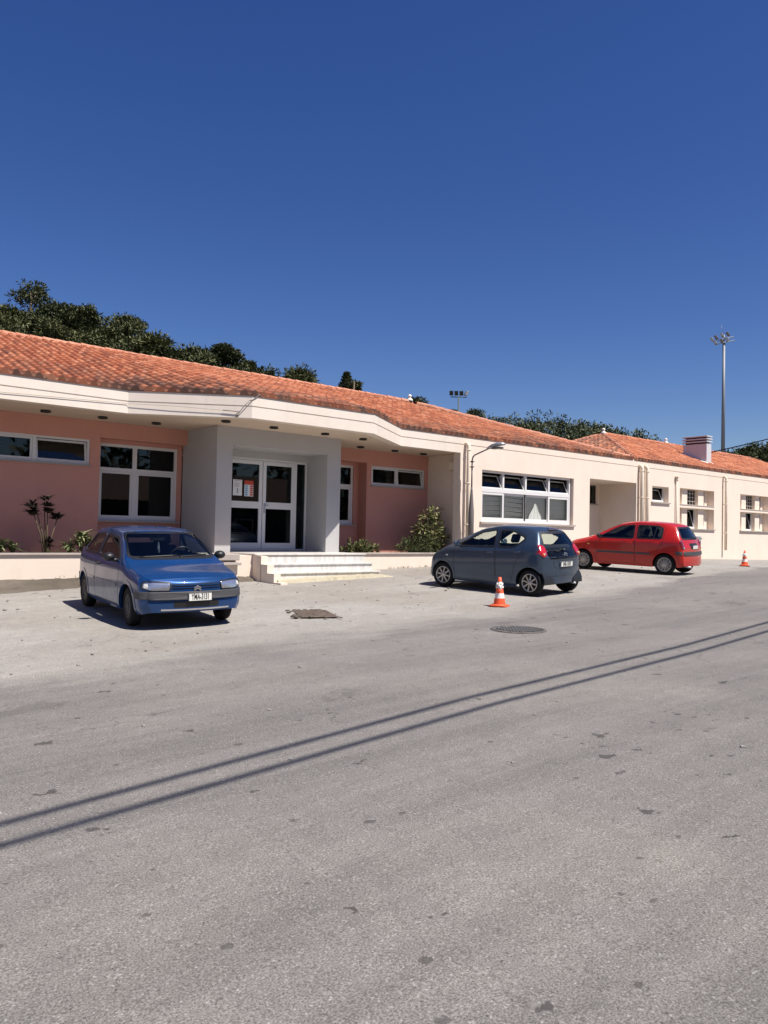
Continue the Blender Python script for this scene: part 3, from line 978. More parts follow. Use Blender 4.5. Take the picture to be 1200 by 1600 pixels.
def tiled(name, parent, nu, u0, u1, s_of, pos, keep, weather_shade, per=9, rnd_seed=1, srow=0.0):
    """generic tiled field. u: along eaves (m). s_of(u)->(s0,s1) up-slope range (m) ; pos(u,s)->(base point, normal)"""
    rr = random.Random(rnd_seed)
    jit = {}
    vs, fs, wts = [], [], []
    ncol = int(round((u1 - u0) / TP * per))
    us = [u0 + (u1 - u0) * i / ncol for i in range(ncol + 1)]
    rows_all = None
    smax = max(s_of(u)[1] for u in (u0, (u0 + u1) / 2, u1)); smin = min(s_of(u)[0] for u in us)
    nrow = int(math.ceil((smax - smin) / TR))
    fr = [0.0, 0.33, 0.66, 0.985]
    svals = [(0, -1.0, 0.0)] + [(k, f, (k + f) * TR) for k in range(nrow + 1) for f in fr]
    nS = len(svals)
    for u in us:
        s0, s1 = s_of(u)
        q = (u - u0) / TP
        ci = math.floor(q)
        for (k, f, sv) in svals:
            s = s0 + sv * (s1 - s0) / (nrow * TR) if nrow else s0
            key = (ci, k)
            if key not in jit: jit[key] = (rr.uniform(-0.006, 0.006), rr.uniform(-0.012, 0.012))
            h = tile_profile(q) + 0.024 * (1 - f) + jit[key][0] + 0.02 if f >= 0 else -0.015
            tile_shade = 0.55 if (q % 1.0) > 0.60 else ((1.0 if k == 0 else 0.28) if f in (0.0, -1.0) else 0.0)  # shade painted into the pans, tile front edges and eave ends
            p, nn = pos(u, min(s, s1 + 0.05))
            vs.append((p[0] + nn[0] * h, p[1] + nn[1] * h, p[2] + nn[2] * h))
            wts.append(min(1.0, weather_shade(u, s) + tile_shade))
    fuv = []
    for i in range(ncol):
        for j in range(nS - len(fr)):
            a, b_, c, d = i * nS + j, (i + 1) * nS + j, (i + 1) * nS + j + 1, i * nS + j + 1
            um = (us[i] + us[i + 1]) / 2; sm_ = svals[j][2]
            if not keep(um, sm_): continue
            fs.append((a, b_, c, d))
            k = svals[j][0] + (0.5 if svals[j][1] < 0.9 else 0.999)
            qm = ((us[i] + us[i + 1]) / 2 - u0) / TP
            fuv.append((qm, svals[j][0] + 0.5))
    me = bpy.data.meshes.new(name)
    me.from_pydata(vs, [], fs)
    uvl = me.uv_layers.new(name='UVMap')
    data = []
    for q in fuv: data += [q[0], q[1]] * 4
    uvl.data.foreach_set('uv', data)
    at = me.attributes.new('weather_shade', 'FLOAT', 'POINT')
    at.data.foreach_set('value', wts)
    me.polygons.foreach_set('use_smooth', [False] * len(fs))
    me.materials.append(m_tile)
    me.update()
    o = bpy.data.objects.new(name, me); COL.objects.link(o); o.parent = parent
    return o


def eave_y(x):
    return float(np.interp(x, [p[0] for p in FP], [p[1] for p in FP])) if x < 17.25 else 17.0


m_eave = stucco('eave_mortar', (0.22, 0.12, 0.085), (0.17, 0.095, 0.07))
W1, S1 = 6.3, 0.352
YR, ZR = 17 + W1, FZ1 - 0.02 + W1 * S1
RX1 = XC - W1


def pos1(u, s):
    ye = eave_y(u) - 0.03
    L = math.hypot(YR - ye, ZR - (FZ1 - 0.02))
    f = s / L
    y = ye + (YR - ye) * f; z = FZ1 - 0.02 + (ZR - FZ1 + 0.02) * f
    n = Vector((0, -(ZR - FZ1 + 0.02), YR - ye)).normalized()
    return (u, y, z), n


def sl1(u):
    ye = eave_y(u) - 0.03
    return 0.0, math.hypot(YR - ye, ZR - FZ1 + 0.02)


SL = math.hypot(W1, W1 * S1)
wth = lambda u, s: min(1.0, max(0.0, min(1.0, 1.25 - s / 1.9)) * (0.62 + 0.38 * math.sin(u * 0.9 + 1.0) * math.sin(u * 0.37)) + 0.08)
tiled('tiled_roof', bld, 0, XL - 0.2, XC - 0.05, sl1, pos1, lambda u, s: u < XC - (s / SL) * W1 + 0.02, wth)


def hip_side(name, parent, x_e, sgn, y0, w_, slope, seed, wf):
    """triangular hip end whose eave runs along Y at X=x_e; rises towards -sgn"""
    L = math.hypot(w_, w_ * slope)
    def pos(u, s):
        f = s / L
        return (x_e - sgn * w_ * f, y0 + u, FZ1 - 0.02 + w_ * slope * f), Vector((sgn * slope, 0, 1)).normalized()
    return tiled(name, parent, 0, 0, 2 * w_, lambda u: (0, L), pos, lambda u, s: min(u, 2 * w_ - u) > (s / L) * w_ - 0.03, wf, 9, seed)


mb_ = MB(); band(mb_, FP + [(XC - .1, 17.0)], FZ1 + 0.001, FZ1 + 0.062, 0.03, 0.12); mb_.build('eave_mortar', m_eave, bld)
mb_ = MB(); band(mb_, [(XC + .1, 17.0), (XR, 17.0)], FZ1 + 0.001, FZ1 + 0.062, 0.03, 0.12); mb_.build('eave_mortar', m_eave, ann)
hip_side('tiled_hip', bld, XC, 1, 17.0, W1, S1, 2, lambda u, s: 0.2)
W2, S2 = 4.5, 0.405
X2 = XC + 0.05
YR2, ZR2 = 17 + W2, FZ1 - 0.02 + W2 * S2
SL2 = math.hypot(W2, W2 * S2)
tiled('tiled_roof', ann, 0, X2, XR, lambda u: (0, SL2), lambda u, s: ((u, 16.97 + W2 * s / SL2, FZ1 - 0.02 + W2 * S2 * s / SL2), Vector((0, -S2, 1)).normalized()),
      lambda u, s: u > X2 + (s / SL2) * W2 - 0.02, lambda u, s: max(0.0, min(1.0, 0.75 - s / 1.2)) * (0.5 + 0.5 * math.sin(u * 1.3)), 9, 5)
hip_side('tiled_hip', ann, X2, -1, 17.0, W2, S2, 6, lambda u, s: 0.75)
# back slopes
b = MB()
b.quad((XL, YR, ZR), (RX1, YR, ZR), (XC, YB, FZ1), (XL, YB, FZ1)); b.build('back_slope', m_tile, bld)
b = MB()
b.quad((X2 + W2, YR2, ZR2), (XR, YR2, ZR2), (XR, 26.0, FZ1), (X2, 26.0, FZ1)); b.build('back_slope', m_tile, ann)
# closing gable ends out of frame
b = MB(); b.add([(XL, 16.95, FZ1 - 0.03), (XL, YB, FZ1 - 0.03), (XL, YR, ZR - 0.05)], [(0, 1, 2)]); b.build('gable', m_cream, bld)
b = MB(); b.add([(XR - 0.05, 17, FZ1 - 0.03), (XR - 0.05, 26, FZ1 - 0.03), (XR - 0.05, YR2, ZR2 - 0.05)], [(0, 1, 2)]); b.build('gable', m_cream, ann)

m_ridge = mat('ridge_tiles', (0.55, 0.2, 0.09), 0.75)
t = NT(m_ridge)
t.col(t.mix(t.ramp(t.noise(t.coord(), 3.2, 5, 0.7), [(0.3, 0.0), (0.7, 1.0)]), (0.38, 0.13, 0.07), (0.54, 0.26, 0.16)))


def ridge(name, parent, a, b_, rad=0.125, ln=0.36):
    a, b_ = Vector(a), Vector(b_)
    d = b_ - a; L = d.length; d.normalize()
    side = d.cross(Vector((0, 0, 1))).normalized(); up = side.cross(d)
    m = MB(); n = int(L / ln); rr = random.Random(int(L * 100))
    for k in range(n):
        j = rr.uniform(-0.008, 0.008)
        for (f0, f1, r0, r1) in ((0, 1.12, rad * 1.08, rad * 0.9),):
            p0 = a + d * (k * ln); p1 = a + d * (k * ln + ln * f1)
            vs = []
            for (p, r_) in ((p0, r0), (p1, r1)):
                for q in range(9):
                    an = math.pi * q / 8
                    vs.append(p + side * (math.cos(an) * r_) + up * (math.sin(an) * r_ * 0.95 - 0.03 + j))
            m.add(vs, [(q, q + 1, 9 + q + 1, 9 + q) for q in range(8)], True)
            m.add(vs[:9], [tuple(range(9))])
    return m.build(name, m_ridge, parent, recalc=False)


ridge('ridge_tiles', bld, (XL, YR, ZR + 0.05), (RX1, YR, ZR + 0.05))
ridge('hip_tiles', bld, (XC - 0.15, 17.1, FZ1 + 0.08), (RX1, YR, ZR + 0.05))
ridge('hip_tiles', bld, (XC - 0.15, YB - .1, FZ1 + 0.08), (RX1, YR, ZR + 0.05))
ridge('ridge_tiles', ann, (X2 + W2, YR2, ZR2 + 0.05), (XR, YR2, ZR2 + 0.05))
ridge('hip_tiles', ann, (X2 + 0.15, 17.1, FZ1 + 0.08), (X2 + W2, YR2, ZR2 + 0.05))
ridge('hip_tiles', ann, (X2 + 0.15, 25.9, FZ1 + 0.08), (X2 + W2, YR2, ZR2 + 0.05))
for (p, par) in (((RX1, YR, ZR + 0.1), bld), ((X2 + W2, YR2, ZR2 + 0.08), ann), ((X2 + W2 + 5.6, YR2, ZR2 + 0.12), ann)):
    b = MB(); b.lathe([(0.0, -0.05), (0.14, -0.05), (0.12, 0.04), (0.06, 0.08), (0.05, 0.12), (0.085, 0.16), (0.07, 0.21), (0.02, 0.24), (0.0, 0.245)], 14, 'Z', p)
    b.build('finial', m_foamwhite, par)

# chimney
ch = empty('chimney'); ch.parent = ann
m_chim = stucco('chimney_plaster', (0.58, 0.585, 0.61), (0.53, 0.53, 0.55), (0.4, 0.38, 0.36), 0.3)
b = MB(); b.box(34.66, 35.10, 18.0, 19.17, 4.9, 6.10); b.build('stack', m_chim, ch)
for k in range(3):
    b = MB(); b.bbox(34.62, 35.14, 17.96, 19.21, 6.18 + k * 0.125, 6.235 + k * 0.125, 0.008)
    b.build('cap_slab', m_chim, ch)
b = MB(); b.box(34.74, 35.02, 18.08, 19.09, 6.10, 6.44); b.build('flue_core', m_black, ch)
b = MB(); b.box(34.58, 35.16, 17.9, 19.22, 4.9, 5.02)
b2 = MB()
zz = lambda y_: FZ1 + (y_ - 17) * S2
for (xa, xb) in ((34.56, 34.66), (35.10, 35.2)):
    b2.add([(xa, 17.92, zz(17.92)), (xb, 17.92, zz(17.92)), (xb, 19.25, zz(19.25)), (xa, 19.25, zz(19.25)), (xa, 17.92, zz(17.92) + 0.10), (xb, 17.92, zz(17.92) + 0.13), (xb, 19.25, zz(19.25) + 0.13), (xa, 19.25, zz(19.25) + 0.10)], [(0, 3, 2, 1), (4, 5, 6, 7), (0, 1, 5, 4), (1, 2, 6, 5), (2, 3, 7, 6), (3, 0, 4, 7)])
b2.build('flashing', m_foamwhite, ch)

# ------------------------------------------------------------------ wires on the fascia
b = MB()
b.tube([(9.05, 15.42, 4.72), (8.93, 15.43, 4.62), (8.86, 15.435, 4.57), (8.80, 15.44, 4.55)], 0.010, 6)
b.tube([(8.80, 15.44, 4.55), (8.69, 15.50, 4.42), (8.60, 15.58, 4.25), (8.57, 15.6, 4.17)], 0.008, 6)
b.tube([(8.57, 15.6, 4.17), (8.55, 15.61, 4.22), (8.60, 15.58, 4.29)], 0.012, 6)
b.tube([(8.62, 15.57, 4.29), (8.30, 15.78, 4.31)], 0.010, 6)
tag(b.build('loose_wire', m_lampgrey, None), 'bent loose wire hanging down the fascia corner above the entrance', 'wire')
b = MB()
b.tube([(XL, 16.93, 4.27), (1.0, 16.93, 4.275), (3.9, 16.93, 4.285), (6.53, 16.93, 4.375), (7.4, 16.35, 4.36), (8.3, 15.78, 4.31)], 0.006, 6)
tag(b.build('fascia_wire', m_sill, None), 'thin pale wire running along the left fascia', 'wire')

# ------------------------------------------------------------------ cars
def pchip(ys, n):
    """monotone cubic through equally spaced rows of ys (k, ...), n samples per span"""
    ys = np.asarray(ys, float)
    d = np.diff(ys, axis=0)
    m = np.zeros_like(ys)
    for i in range(1, len(ys) - 1):
        a, b_ = d[i - 1], d[i]
        with np.errstate(divide='ignore', invalid='ignore'):
            h = np.where(a * b_ > 0, 2 * a * b_ / (a + b_), 0.0)
        m[i] = h
    m[0] = d[0]; m[-1] = d[-1]
    out = []
    for i in range(len(ys) - 1):
        for k in range(n):
            t_ = k / n
            h00 = 2 * t_**3 - 3 * t_**2 + 1; h10 = t_**3 - 2 * t_**2 + t_
            h01 = -2 * t_**3 + 3 * t_**2; h11 = t_**3 - t_**2
            out.append(h00 * ys[i] + h10 * m[i] + h01 * ys[i + 1] + h11 * m[i + 1])
    out.append(ys[-1])
    return np.array(out)


def inpoly(x, y, poly):
    c = False; n = len(poly); j = n - 1
    for i in range(n):
        xi, yi = poly[i]; xj, yj = poly[j]
        if (yi > y) != (yj > y) and x < (xj - xi) * (y - yi) / (yj - yi) + xi: c = not c
        j = i
    return c


def rounded(poly, r=0.05, n=4):
    out = []; N_ = len(poly)
    for i in range(N_):
        p0, p1, p2 = Vector(poly[i - 1]), Vector(poly[i]), Vector(poly[(i + 1) % N_])
        a = p1 + (p0 - p1).normalized() * min(r, (p0 - p1).length * 0.45)
        c = p1 + (p2 - p1).normalized() * min(r, (p2 - p1).length * 0.45)
        for k in range(n + 1):
            t_ = k / n
            q = a * (1 - t_)**2 + p1 * 2 * t_ * (1 - t_) + c * t_**2
            out.append((q.x, q.y))
    return out


def densify(poly, step=0.03, closed=True):
    out = []
    N_ = len(poly)
    for i in range(N_ if closed else N_ - 1):
        a, b_ = Vector(poly[i]), Vector(poly[(i + 1) % N_])
        k = max(1, int(math.ceil((b_ - a).length / step)))
        for j in range(k): out.append(tuple(a + (b_ - a) * (j / k)))
    if not closed: out.append(tuple(poly[-1]))
    return out


class Car:
    def __init__(s, name, label, paint, cols, bf, br, rows_nc=16):
        s.root = empty(name); tag(s.root, label, 'car')
        s.paint = paint
        P = []
        for (xl, zs, W, xb, zb, xt, zt, yt) in [c[:8] for c in cols]:
            yb = W * 0.94
            rows = [(xl, zs, W * 0.93), (xl, zs + 0.10, W * 0.985), (xl * 0.6 + xb * 0.4, zs + (zb - zs) * 0.5, W), (xl * 0.25 + xb * 0.75, zs + (zb - zs) * 0.86, W * 0.985), (xb, zb, yb)]
            for f, fy in ((0.45, 0.40), (0.86, 0.84)):
                rows.append((xb + (xt - xb) * f, zb + (zt - zb) * f, yb + (yt - yb) * fy))
            rows.append((xt, zt, yt - 0.012 if zt - zb > 0.15 else yt))
            P.append(rows)
        P = np.array(P)                      # cols, rows, (x,z,y)
        G = pchip(P, rows_nc)
        G = np.swapaxes(pchip(np.swapaxes(G, 0, 1), 7), 0, 1)
        cb = pchip(np.array([[c[8], c[9]] for c in cols]), rows_nc)
        I, J = G.shape[:2]
        K = 12
        s.vid = {}; s.V = []; s.F = []; s.tag = []
        def vid(p):
            key = (round(p[0], 4), round(p[1], 4), round(p[2], 4))
            if key not in s.vid: s.vid[key] = len(s.V); s.V.append(key)
            return s.vid[key]
        def addgrid(A, reg, flip):
            a, b_ = A.shape[:2]
            for sg in (1, -1):
                for i in range(a - 1):
                    for j in range(b_ - 1):
                        q = [A[i, j], A[i + 1, j], A[i + 1, j + 1], A[i, j + 1]]
                        ids = [vid((p[0], p[2] * sg, p[1])) for p in q]
                        u = []
                        for k in ids:
                            if k not in u: u.append(k)
                        if len(u) < 3: continue
                        if (sg < 0) != flip: u = u[::-1]
                        s.F.append(tuple(u)); s.tag.append(reg)
        addgrid(G, 'side', False)
        T = np.zeros((I, K + 1, 3))
        for k in range(K + 1):
            f = k / K
            yt = G[:, -1, 2]
            T[:, k, 2] = yt * (1 - f)
            w_ = 1 - (1 - f)**2
            T[:, k, 0] = G[:, -1, 0] + cb[:, 1] * w_
            T[:, k, 1] = G[:, -1, 1] + cb[:, 0] * (1 - (1 - f)**2.4)
        addgrid(T, 'top', False)
        for (ci, bl, reg, fl) in ((0, bf, 'front', True), (-1, br, 'rear', False)):
            bj = np.interp(np.linspace(0, 1, J), np.linspace(0, 1, len(bl)), bl)
            bj[-1] = cb[ci, 1]
            A = np.zeros((K + 1, J, 3))
            for k in range(K + 1):
                f = k / K
                A[k, :, 2] = G[ci, :, 2] * (1 - f)
                A[k, :, 0] = G[ci, :, 0] + bj * (1 - (1 - f)**2)
                A[k, :, 1] = G[ci, :, 1]
                A[k, -1, 1] += cb[ci, 0] * (1 - (1 - f)**2.4)
            addgrid(A, reg, fl)
        s.bvh = BVHTree.FromPolygons([Vector(v) for v in s.V], s.F)
        V = np.array(s.V)
        N_ = np.zeros_like(V)
        for f in s.F:
            a, b_, c = V[f[0]], V[f[1]], V[f[2]]
            nn = np.cross(b_ - a, c - a)
            if len(f) == 4: nn = np.cross(c - a, V[f[3]] - b_)
            for k in f: N_[k] += nn
        s.N = N_ / (np.linalg.norm(N_, axis=1)[:, None] + 1e-12)
        s.C = [tuple(np.mean(V[list(f)], axis=0)) for f in s.F]
        # orientation check: roof normal must point up
        ti = max(range(len(s.V)), key=lambda k: s.V[k][2])
        if s.N[ti][2] < 0:
            s.N = -s.N; s.F = [f[::-1] for f in s.F]

    # projections of 2-D outlines on the body
    def P(s, mode, a, b_, off=0.0):
        if mode in ('L', 'R'):
            sg = 1 if mode == 'L' else -1
            o, d = Vector((a, sg * 3, b_)), Vector((0, -sg, 0))
        elif mode == 'F': o, d = Vector((4, a, b_)), Vector((-1, 0, 0))
        elif mode == 'B': o, d = Vector((-4, a, b_)), Vector((1, 0, 0))
        else: o, d = Vector((a, b_, 4)), Vector((0, 0, -1))
        h = s.bvh.ray_cast(o, d)
        if h[0] is None:
            h = s.bvh.find_nearest(o + d * 2.3)
        return h[0] - d * off

    def patch(s, name, mode, poly, off, m, parent=None, thick=0.0, rings=(0, .3, .6, .85, 1.0), label=None, build=True, mb=None):
        pl = densify(poly, 0.03)
        cx = sum(p[0] for p in pl) / len(pl); cy = sum(p[1] for p in pl) / len(pl)
        vs, fs = [], []
        n_ = len(pl)
        for r_ in rings[1:]:
            for p in pl: vs.append(s.P(mode, cx + (p[0] - cx) * r_, cy + (p[1] - cy) * r_, off))
        vs.append(s.P(mode, cx, cy, off)); ci = len(vs) - 1
        for k in range(n_): fs.append((ci, k, (k + 1) % n_))
        for i in range(len(rings) - 2):
            for k in range(n_): fs.append((i * n_ + k, (i + 1) * n_ + k, (i + 1) * n_ + (k + 1) % n_, i * n_ + (k + 1) % n_))
        if thick:
            b0 = len(vs)
            for p in pl: vs.append(s.P(mode, cx + (p[0] - cx), cy + (p[1] - cy), off - thick))
            lo = (len(rings) - 2) * n_
            for k in range(n_): fs.append((lo + k, lo + (k + 1) % n_, b0 + (k + 1) % n_, b0 + k))
        b = mb or MB(); b.add(vs, fs, True)
        if not build: return b
        return b.build(name, m, parent if parent is not None else s.root)

    def ribbon(s, name, mode, poly, w_, off, m, parent=None, closed=True, thick=0.02, build=True, mb=None, step=0.03):
        pl = densify(poly, step, closed)
        n_ = len(pl); vs, fs = [], []
        for i in range(n_):
            a = Vector(pl[(i - 1) % n_] if closed or i else pl[0]); c = Vector(pl[(i + 1) % n_] if closed or i < n_ - 1 else pl[-1])
            t_ = (c - a).normalized() if (c - a).length > 1e-9 else Vector((1, 0))
            nn = Vector((-t_.y, t_.x)) * (w_ / 2)
            p = Vector(pl[i])
            q0, q1 = p - nn, p + nn
            vs += [s.P(mode, q0.x, q0.y, off - thick), s.P(mode, q0.x, q0.y, off), s.P(mode, q1.x, q1.y, off), s.P(mode, q1.x, q1.y, off - thick)]
        for i in range(n_ if closed else n_ - 1):
            j = (i + 1) % n_
            for k in range(3): fs.append((i * 4 + k, j * 4 + k, j * 4 + k + 1, i * 4 + k + 1))
        b = mb or MB(); b.add(vs, fs, False)
        if not build: return b
        return b.build(name, m, parent if parent is not None else s.root)

    def mesh(s, name, faces, m, parent=None, inset=0.0):
        used = {}; vs = []; ns = []; fs = []
        for fi in faces:
            f = []
            for k in s.F[fi]:
                if k not in used:
                    used[k] = len(vs)
                    v = Vector(s.V[k]) - Vector(s.N[k]) * inset
                    vs.append(v); ns.append(tuple(s.N[k]))
                f.append(used[k])
            fs.append(tuple(f))
        me = bpy.data.meshes.new(name)
        me.from_pydata(vs, [], fs)
        me.polygons.foreach_set('use_smooth', [True] * len(fs))
        me.update()
        me.normals_split_custom_set_from_vertices(ns)
        me.materials.append(m)
        o = bpy.data.objects.new(name, me); COL.objects.link(o); o.parent = parent if parent is not None else s.root
        return o


def wheel(car, x, y, sg, rad, width, kind, steer=0.0):
    """wheel with tyre and rim; the axle runs along Y, outer face at y"""
    w_ = empty('wheel'); w_.parent = car.root
    w_.location = (x, y - sg * width / 2, rad); w_.rotation_euler = (0, 0, steer + (0 if sg > 0 else math.pi))
    h = width / 2
    rr = {'steel': 0.175, 'eight': 0.19, 'multi': 0.198}[kind]
    b = MB()
    b.lathe([(rr - 0.004, -h * 0.9), (rad * 0.86, -h), (rad * 0.965, -h * 0.86), (rad, -h * 0.55), (rad * 1.003, 0), (rad, h * 0.55), (rad * 0.965, h * 0.86), (rad * 0.86, h), (rr + 0.01, h * 0.93), (rr - 0.004, h * 0.85)], 40, 'Y')
    b.build('tyre', m_rubber, w_)
    b = MB()
    if kind == 'steel':
        b.lathe([(rr, h * 0.80), (rr - 0.012, h * 0.92), (rr - 0.03, h * 0.80), (0.13, h * 0.62), (0.10, h * 0.78), (0.065, h * 0.80), (0.055, h * 0.92), (0.0, h * 0.94)], 32, 'Y')
        b.build('rim', m_rimdark, w_)
        b = MB()
        for k in range(10):
            an = 2 * math.pi * k / 10
            b.tube([(0.118 * math.cos(an), h * 0.70, 0.118 * math.sin(an)), (0.118 * math.cos(an), h * 0.735, 0.118 * math.sin(an))], 0.019, 10)
        b.build('vent_hole', m_black, w_)
    else:
        n_ = 8 if kind == 'eight' else 10
        b.lathe([(rr, h * 0.80), (rr + 0.004, h * 0.94), (rr - 0.014, h * 0.95), (rr - 0.022, h * 0.80), (rr - 0.025, -h * 0.4)], 40, 'Y')
        for k in range(n_):
            an = 2 * math.pi * (k + 0.25) / n_
            ca, sa = math.cos(an), math.sin(an)
            def pt(r_, t_, yy): return (r_ * ca - t_ * sa, yy, r_ * sa + t_ * ca)
            if kind == 'eight':
                w0, w1 = 0.014, 0.013
                b.add([pt(0.03, -w0, h * 0.90), pt(0.03, w0, h * 0.90), pt(rr - 0.012, w1, h * 0.90), pt(rr - 0.012, -w1, h * 0.90), pt(0.03, -w0 * 1.5, h * 0.6), pt(0.03, w0 * 1.5, h * 0.6), pt(rr - 0.012, w1 * 1.4, h * 0.65), pt(rr - 0.012, -w1 * 1.4, h * 0.65)],
                      [(0, 1, 2, 3), (0, 4, 5, 1), (1, 5, 6, 2), (2, 6, 7, 3), (3, 7, 4, 0)])
            else:
                for dt in (-0.021, 0.021):
                    w0 = 0.0075
                    b.add([pt(0.05, dt * 0.5 - w0, h * 0.92), pt(0.05, dt * 0.5 + w0, h * 0.92), pt(rr - 0.012, dt + w0, h * 0.90), pt(rr - 0.012, dt - w0, h * 0.90), pt(0.05, dt * 0.5 - w0, h * 0.7), pt(0.05, dt * 0.5 + w0, h * 0.7), pt(rr - 0.012, dt + w0, h * 0.7), pt(rr - 0.012, dt - w0, h * 0.7)],
                          [(0, 1, 2, 3), (0, 4, 5, 1), (1, 5, 6, 2), (2, 6, 7, 3), (3, 7, 4, 0)])
        b.lathe([(0.055, h * 0.6), (0.052, h * 0.90), (0.035, h * 0.98), (0.0, h * 0.99)], 20, 'Y')
        b.build('rim', m_rimal, w_)
        b = MB(); b.lathe([(rr - 0.01, h * 0.25), (0.0, h * 0.25)], 24, 'Y'); b.build('brake_disc', m_black, w_)
    return w_


def text_mesh(txt, size, m, parent, loc, rot, name, bold=0.0, sx=1.0):
    cu = bpy.data.curves.new('lettering', 'FONT')
    cu.body = txt; cu.size = size; cu.align_x = 'CENTER'; cu.align_y = 'CENTER'; cu.offset = bold; cu.extrude = 0.001
    tmp = bpy.data.objects.new('lettering', cu)
    COL.objects.link(tmp)
    bpy.context.view_layer.update()
    dg = bpy.context.evaluated_depsgraph_get()
    me = bpy.data.meshes.new_from_object(tmp.evaluated_get(dg))
    bpy.data.objects.remove(tmp); bpy.data.curves.remove(cu)
    me.materials.clear(); me.materials.append(m)
    o = bpy.data.objects.new(name, me); COL.objects.link(o)
    o.parent = parent; o.location = loc; o.rotation_euler = rot; o.scale = (sx, 1, 1)
    return o


def plate(car, mode, y, z, w_, h, txt, off=0.02, tilt=0.0, dark=False):
    """number plate on the front ('F') or the back ('B')"""
    sg = 1 if mode == 'F' else -1
    p = car.P(mode, y, z)
    r_ = empty('number_plate'); r_.parent = car.root
    r_.location = (p.x + sg * off, y, z); r_.rotation_euler = (0, -sg * tilt, 0 if sg > 0 else math.pi)
    b = MB(); b.bbox(-0.012, 0.004, -w_ / 2, w_ / 2, -h / 2, h / 2, 0.003); b.build('plate', m_plate, r_)
    b = MB()
    t_ = 0.006
    for (a, c, d, e) in ((-w_ / 2, w_ / 2, h / 2 - t_, h / 2), (-w_ / 2, w_ / 2, -h / 2, -h / 2 + t_), (-w_ / 2, -w_ / 2 + t_, -h / 2, h / 2), (w_ / 2 - t_, w_ / 2, -h / 2, h / 2)): b.box(0.001, 0.006, a, c, d, e)
    b.build('plate_border', m_ink, r_)
    if txt: text_mesh(txt, h * 1.02, m_ink, r_, (0.0065, 0, 0), (R(90), 0, R(90)), 'plate_lettering', 0.0015, 0.84 * w_ / (0.62 * h * len(txt)))
    return r_


def seat(car, x, y, w_=0.46, bench=False):
    b = MB()
    b.bbox(x - 0.22, x + 0.28, y - w_ / 2, y + w_ / 2, 0.38, 0.55, 0.05, True)
    # tilted back
    bm = MB(); bm.bbox(-0.07, 0.07, y - w_ / 2 + 0.02, y + w_ / 2 - 0.02, 0.0, 0.58, 0.05, True)
    if not bench: bm.bbox(-0.05, 0.05, y - 0.13, y + 0.13, 0.60, 0.80, 0.045, True)
    a = R(-17)
    b.add([(x - 0.24 + v[0] * math.cos(a) + v[2] * math.sin(a), v[1], 0.50 - v[0] * math.sin(a) + v[2] * math.cos(a)) for v in bm.v], bm.f, True)
    return b.build('rear_bench' if bench else 'seat', m_fabric, car.root)


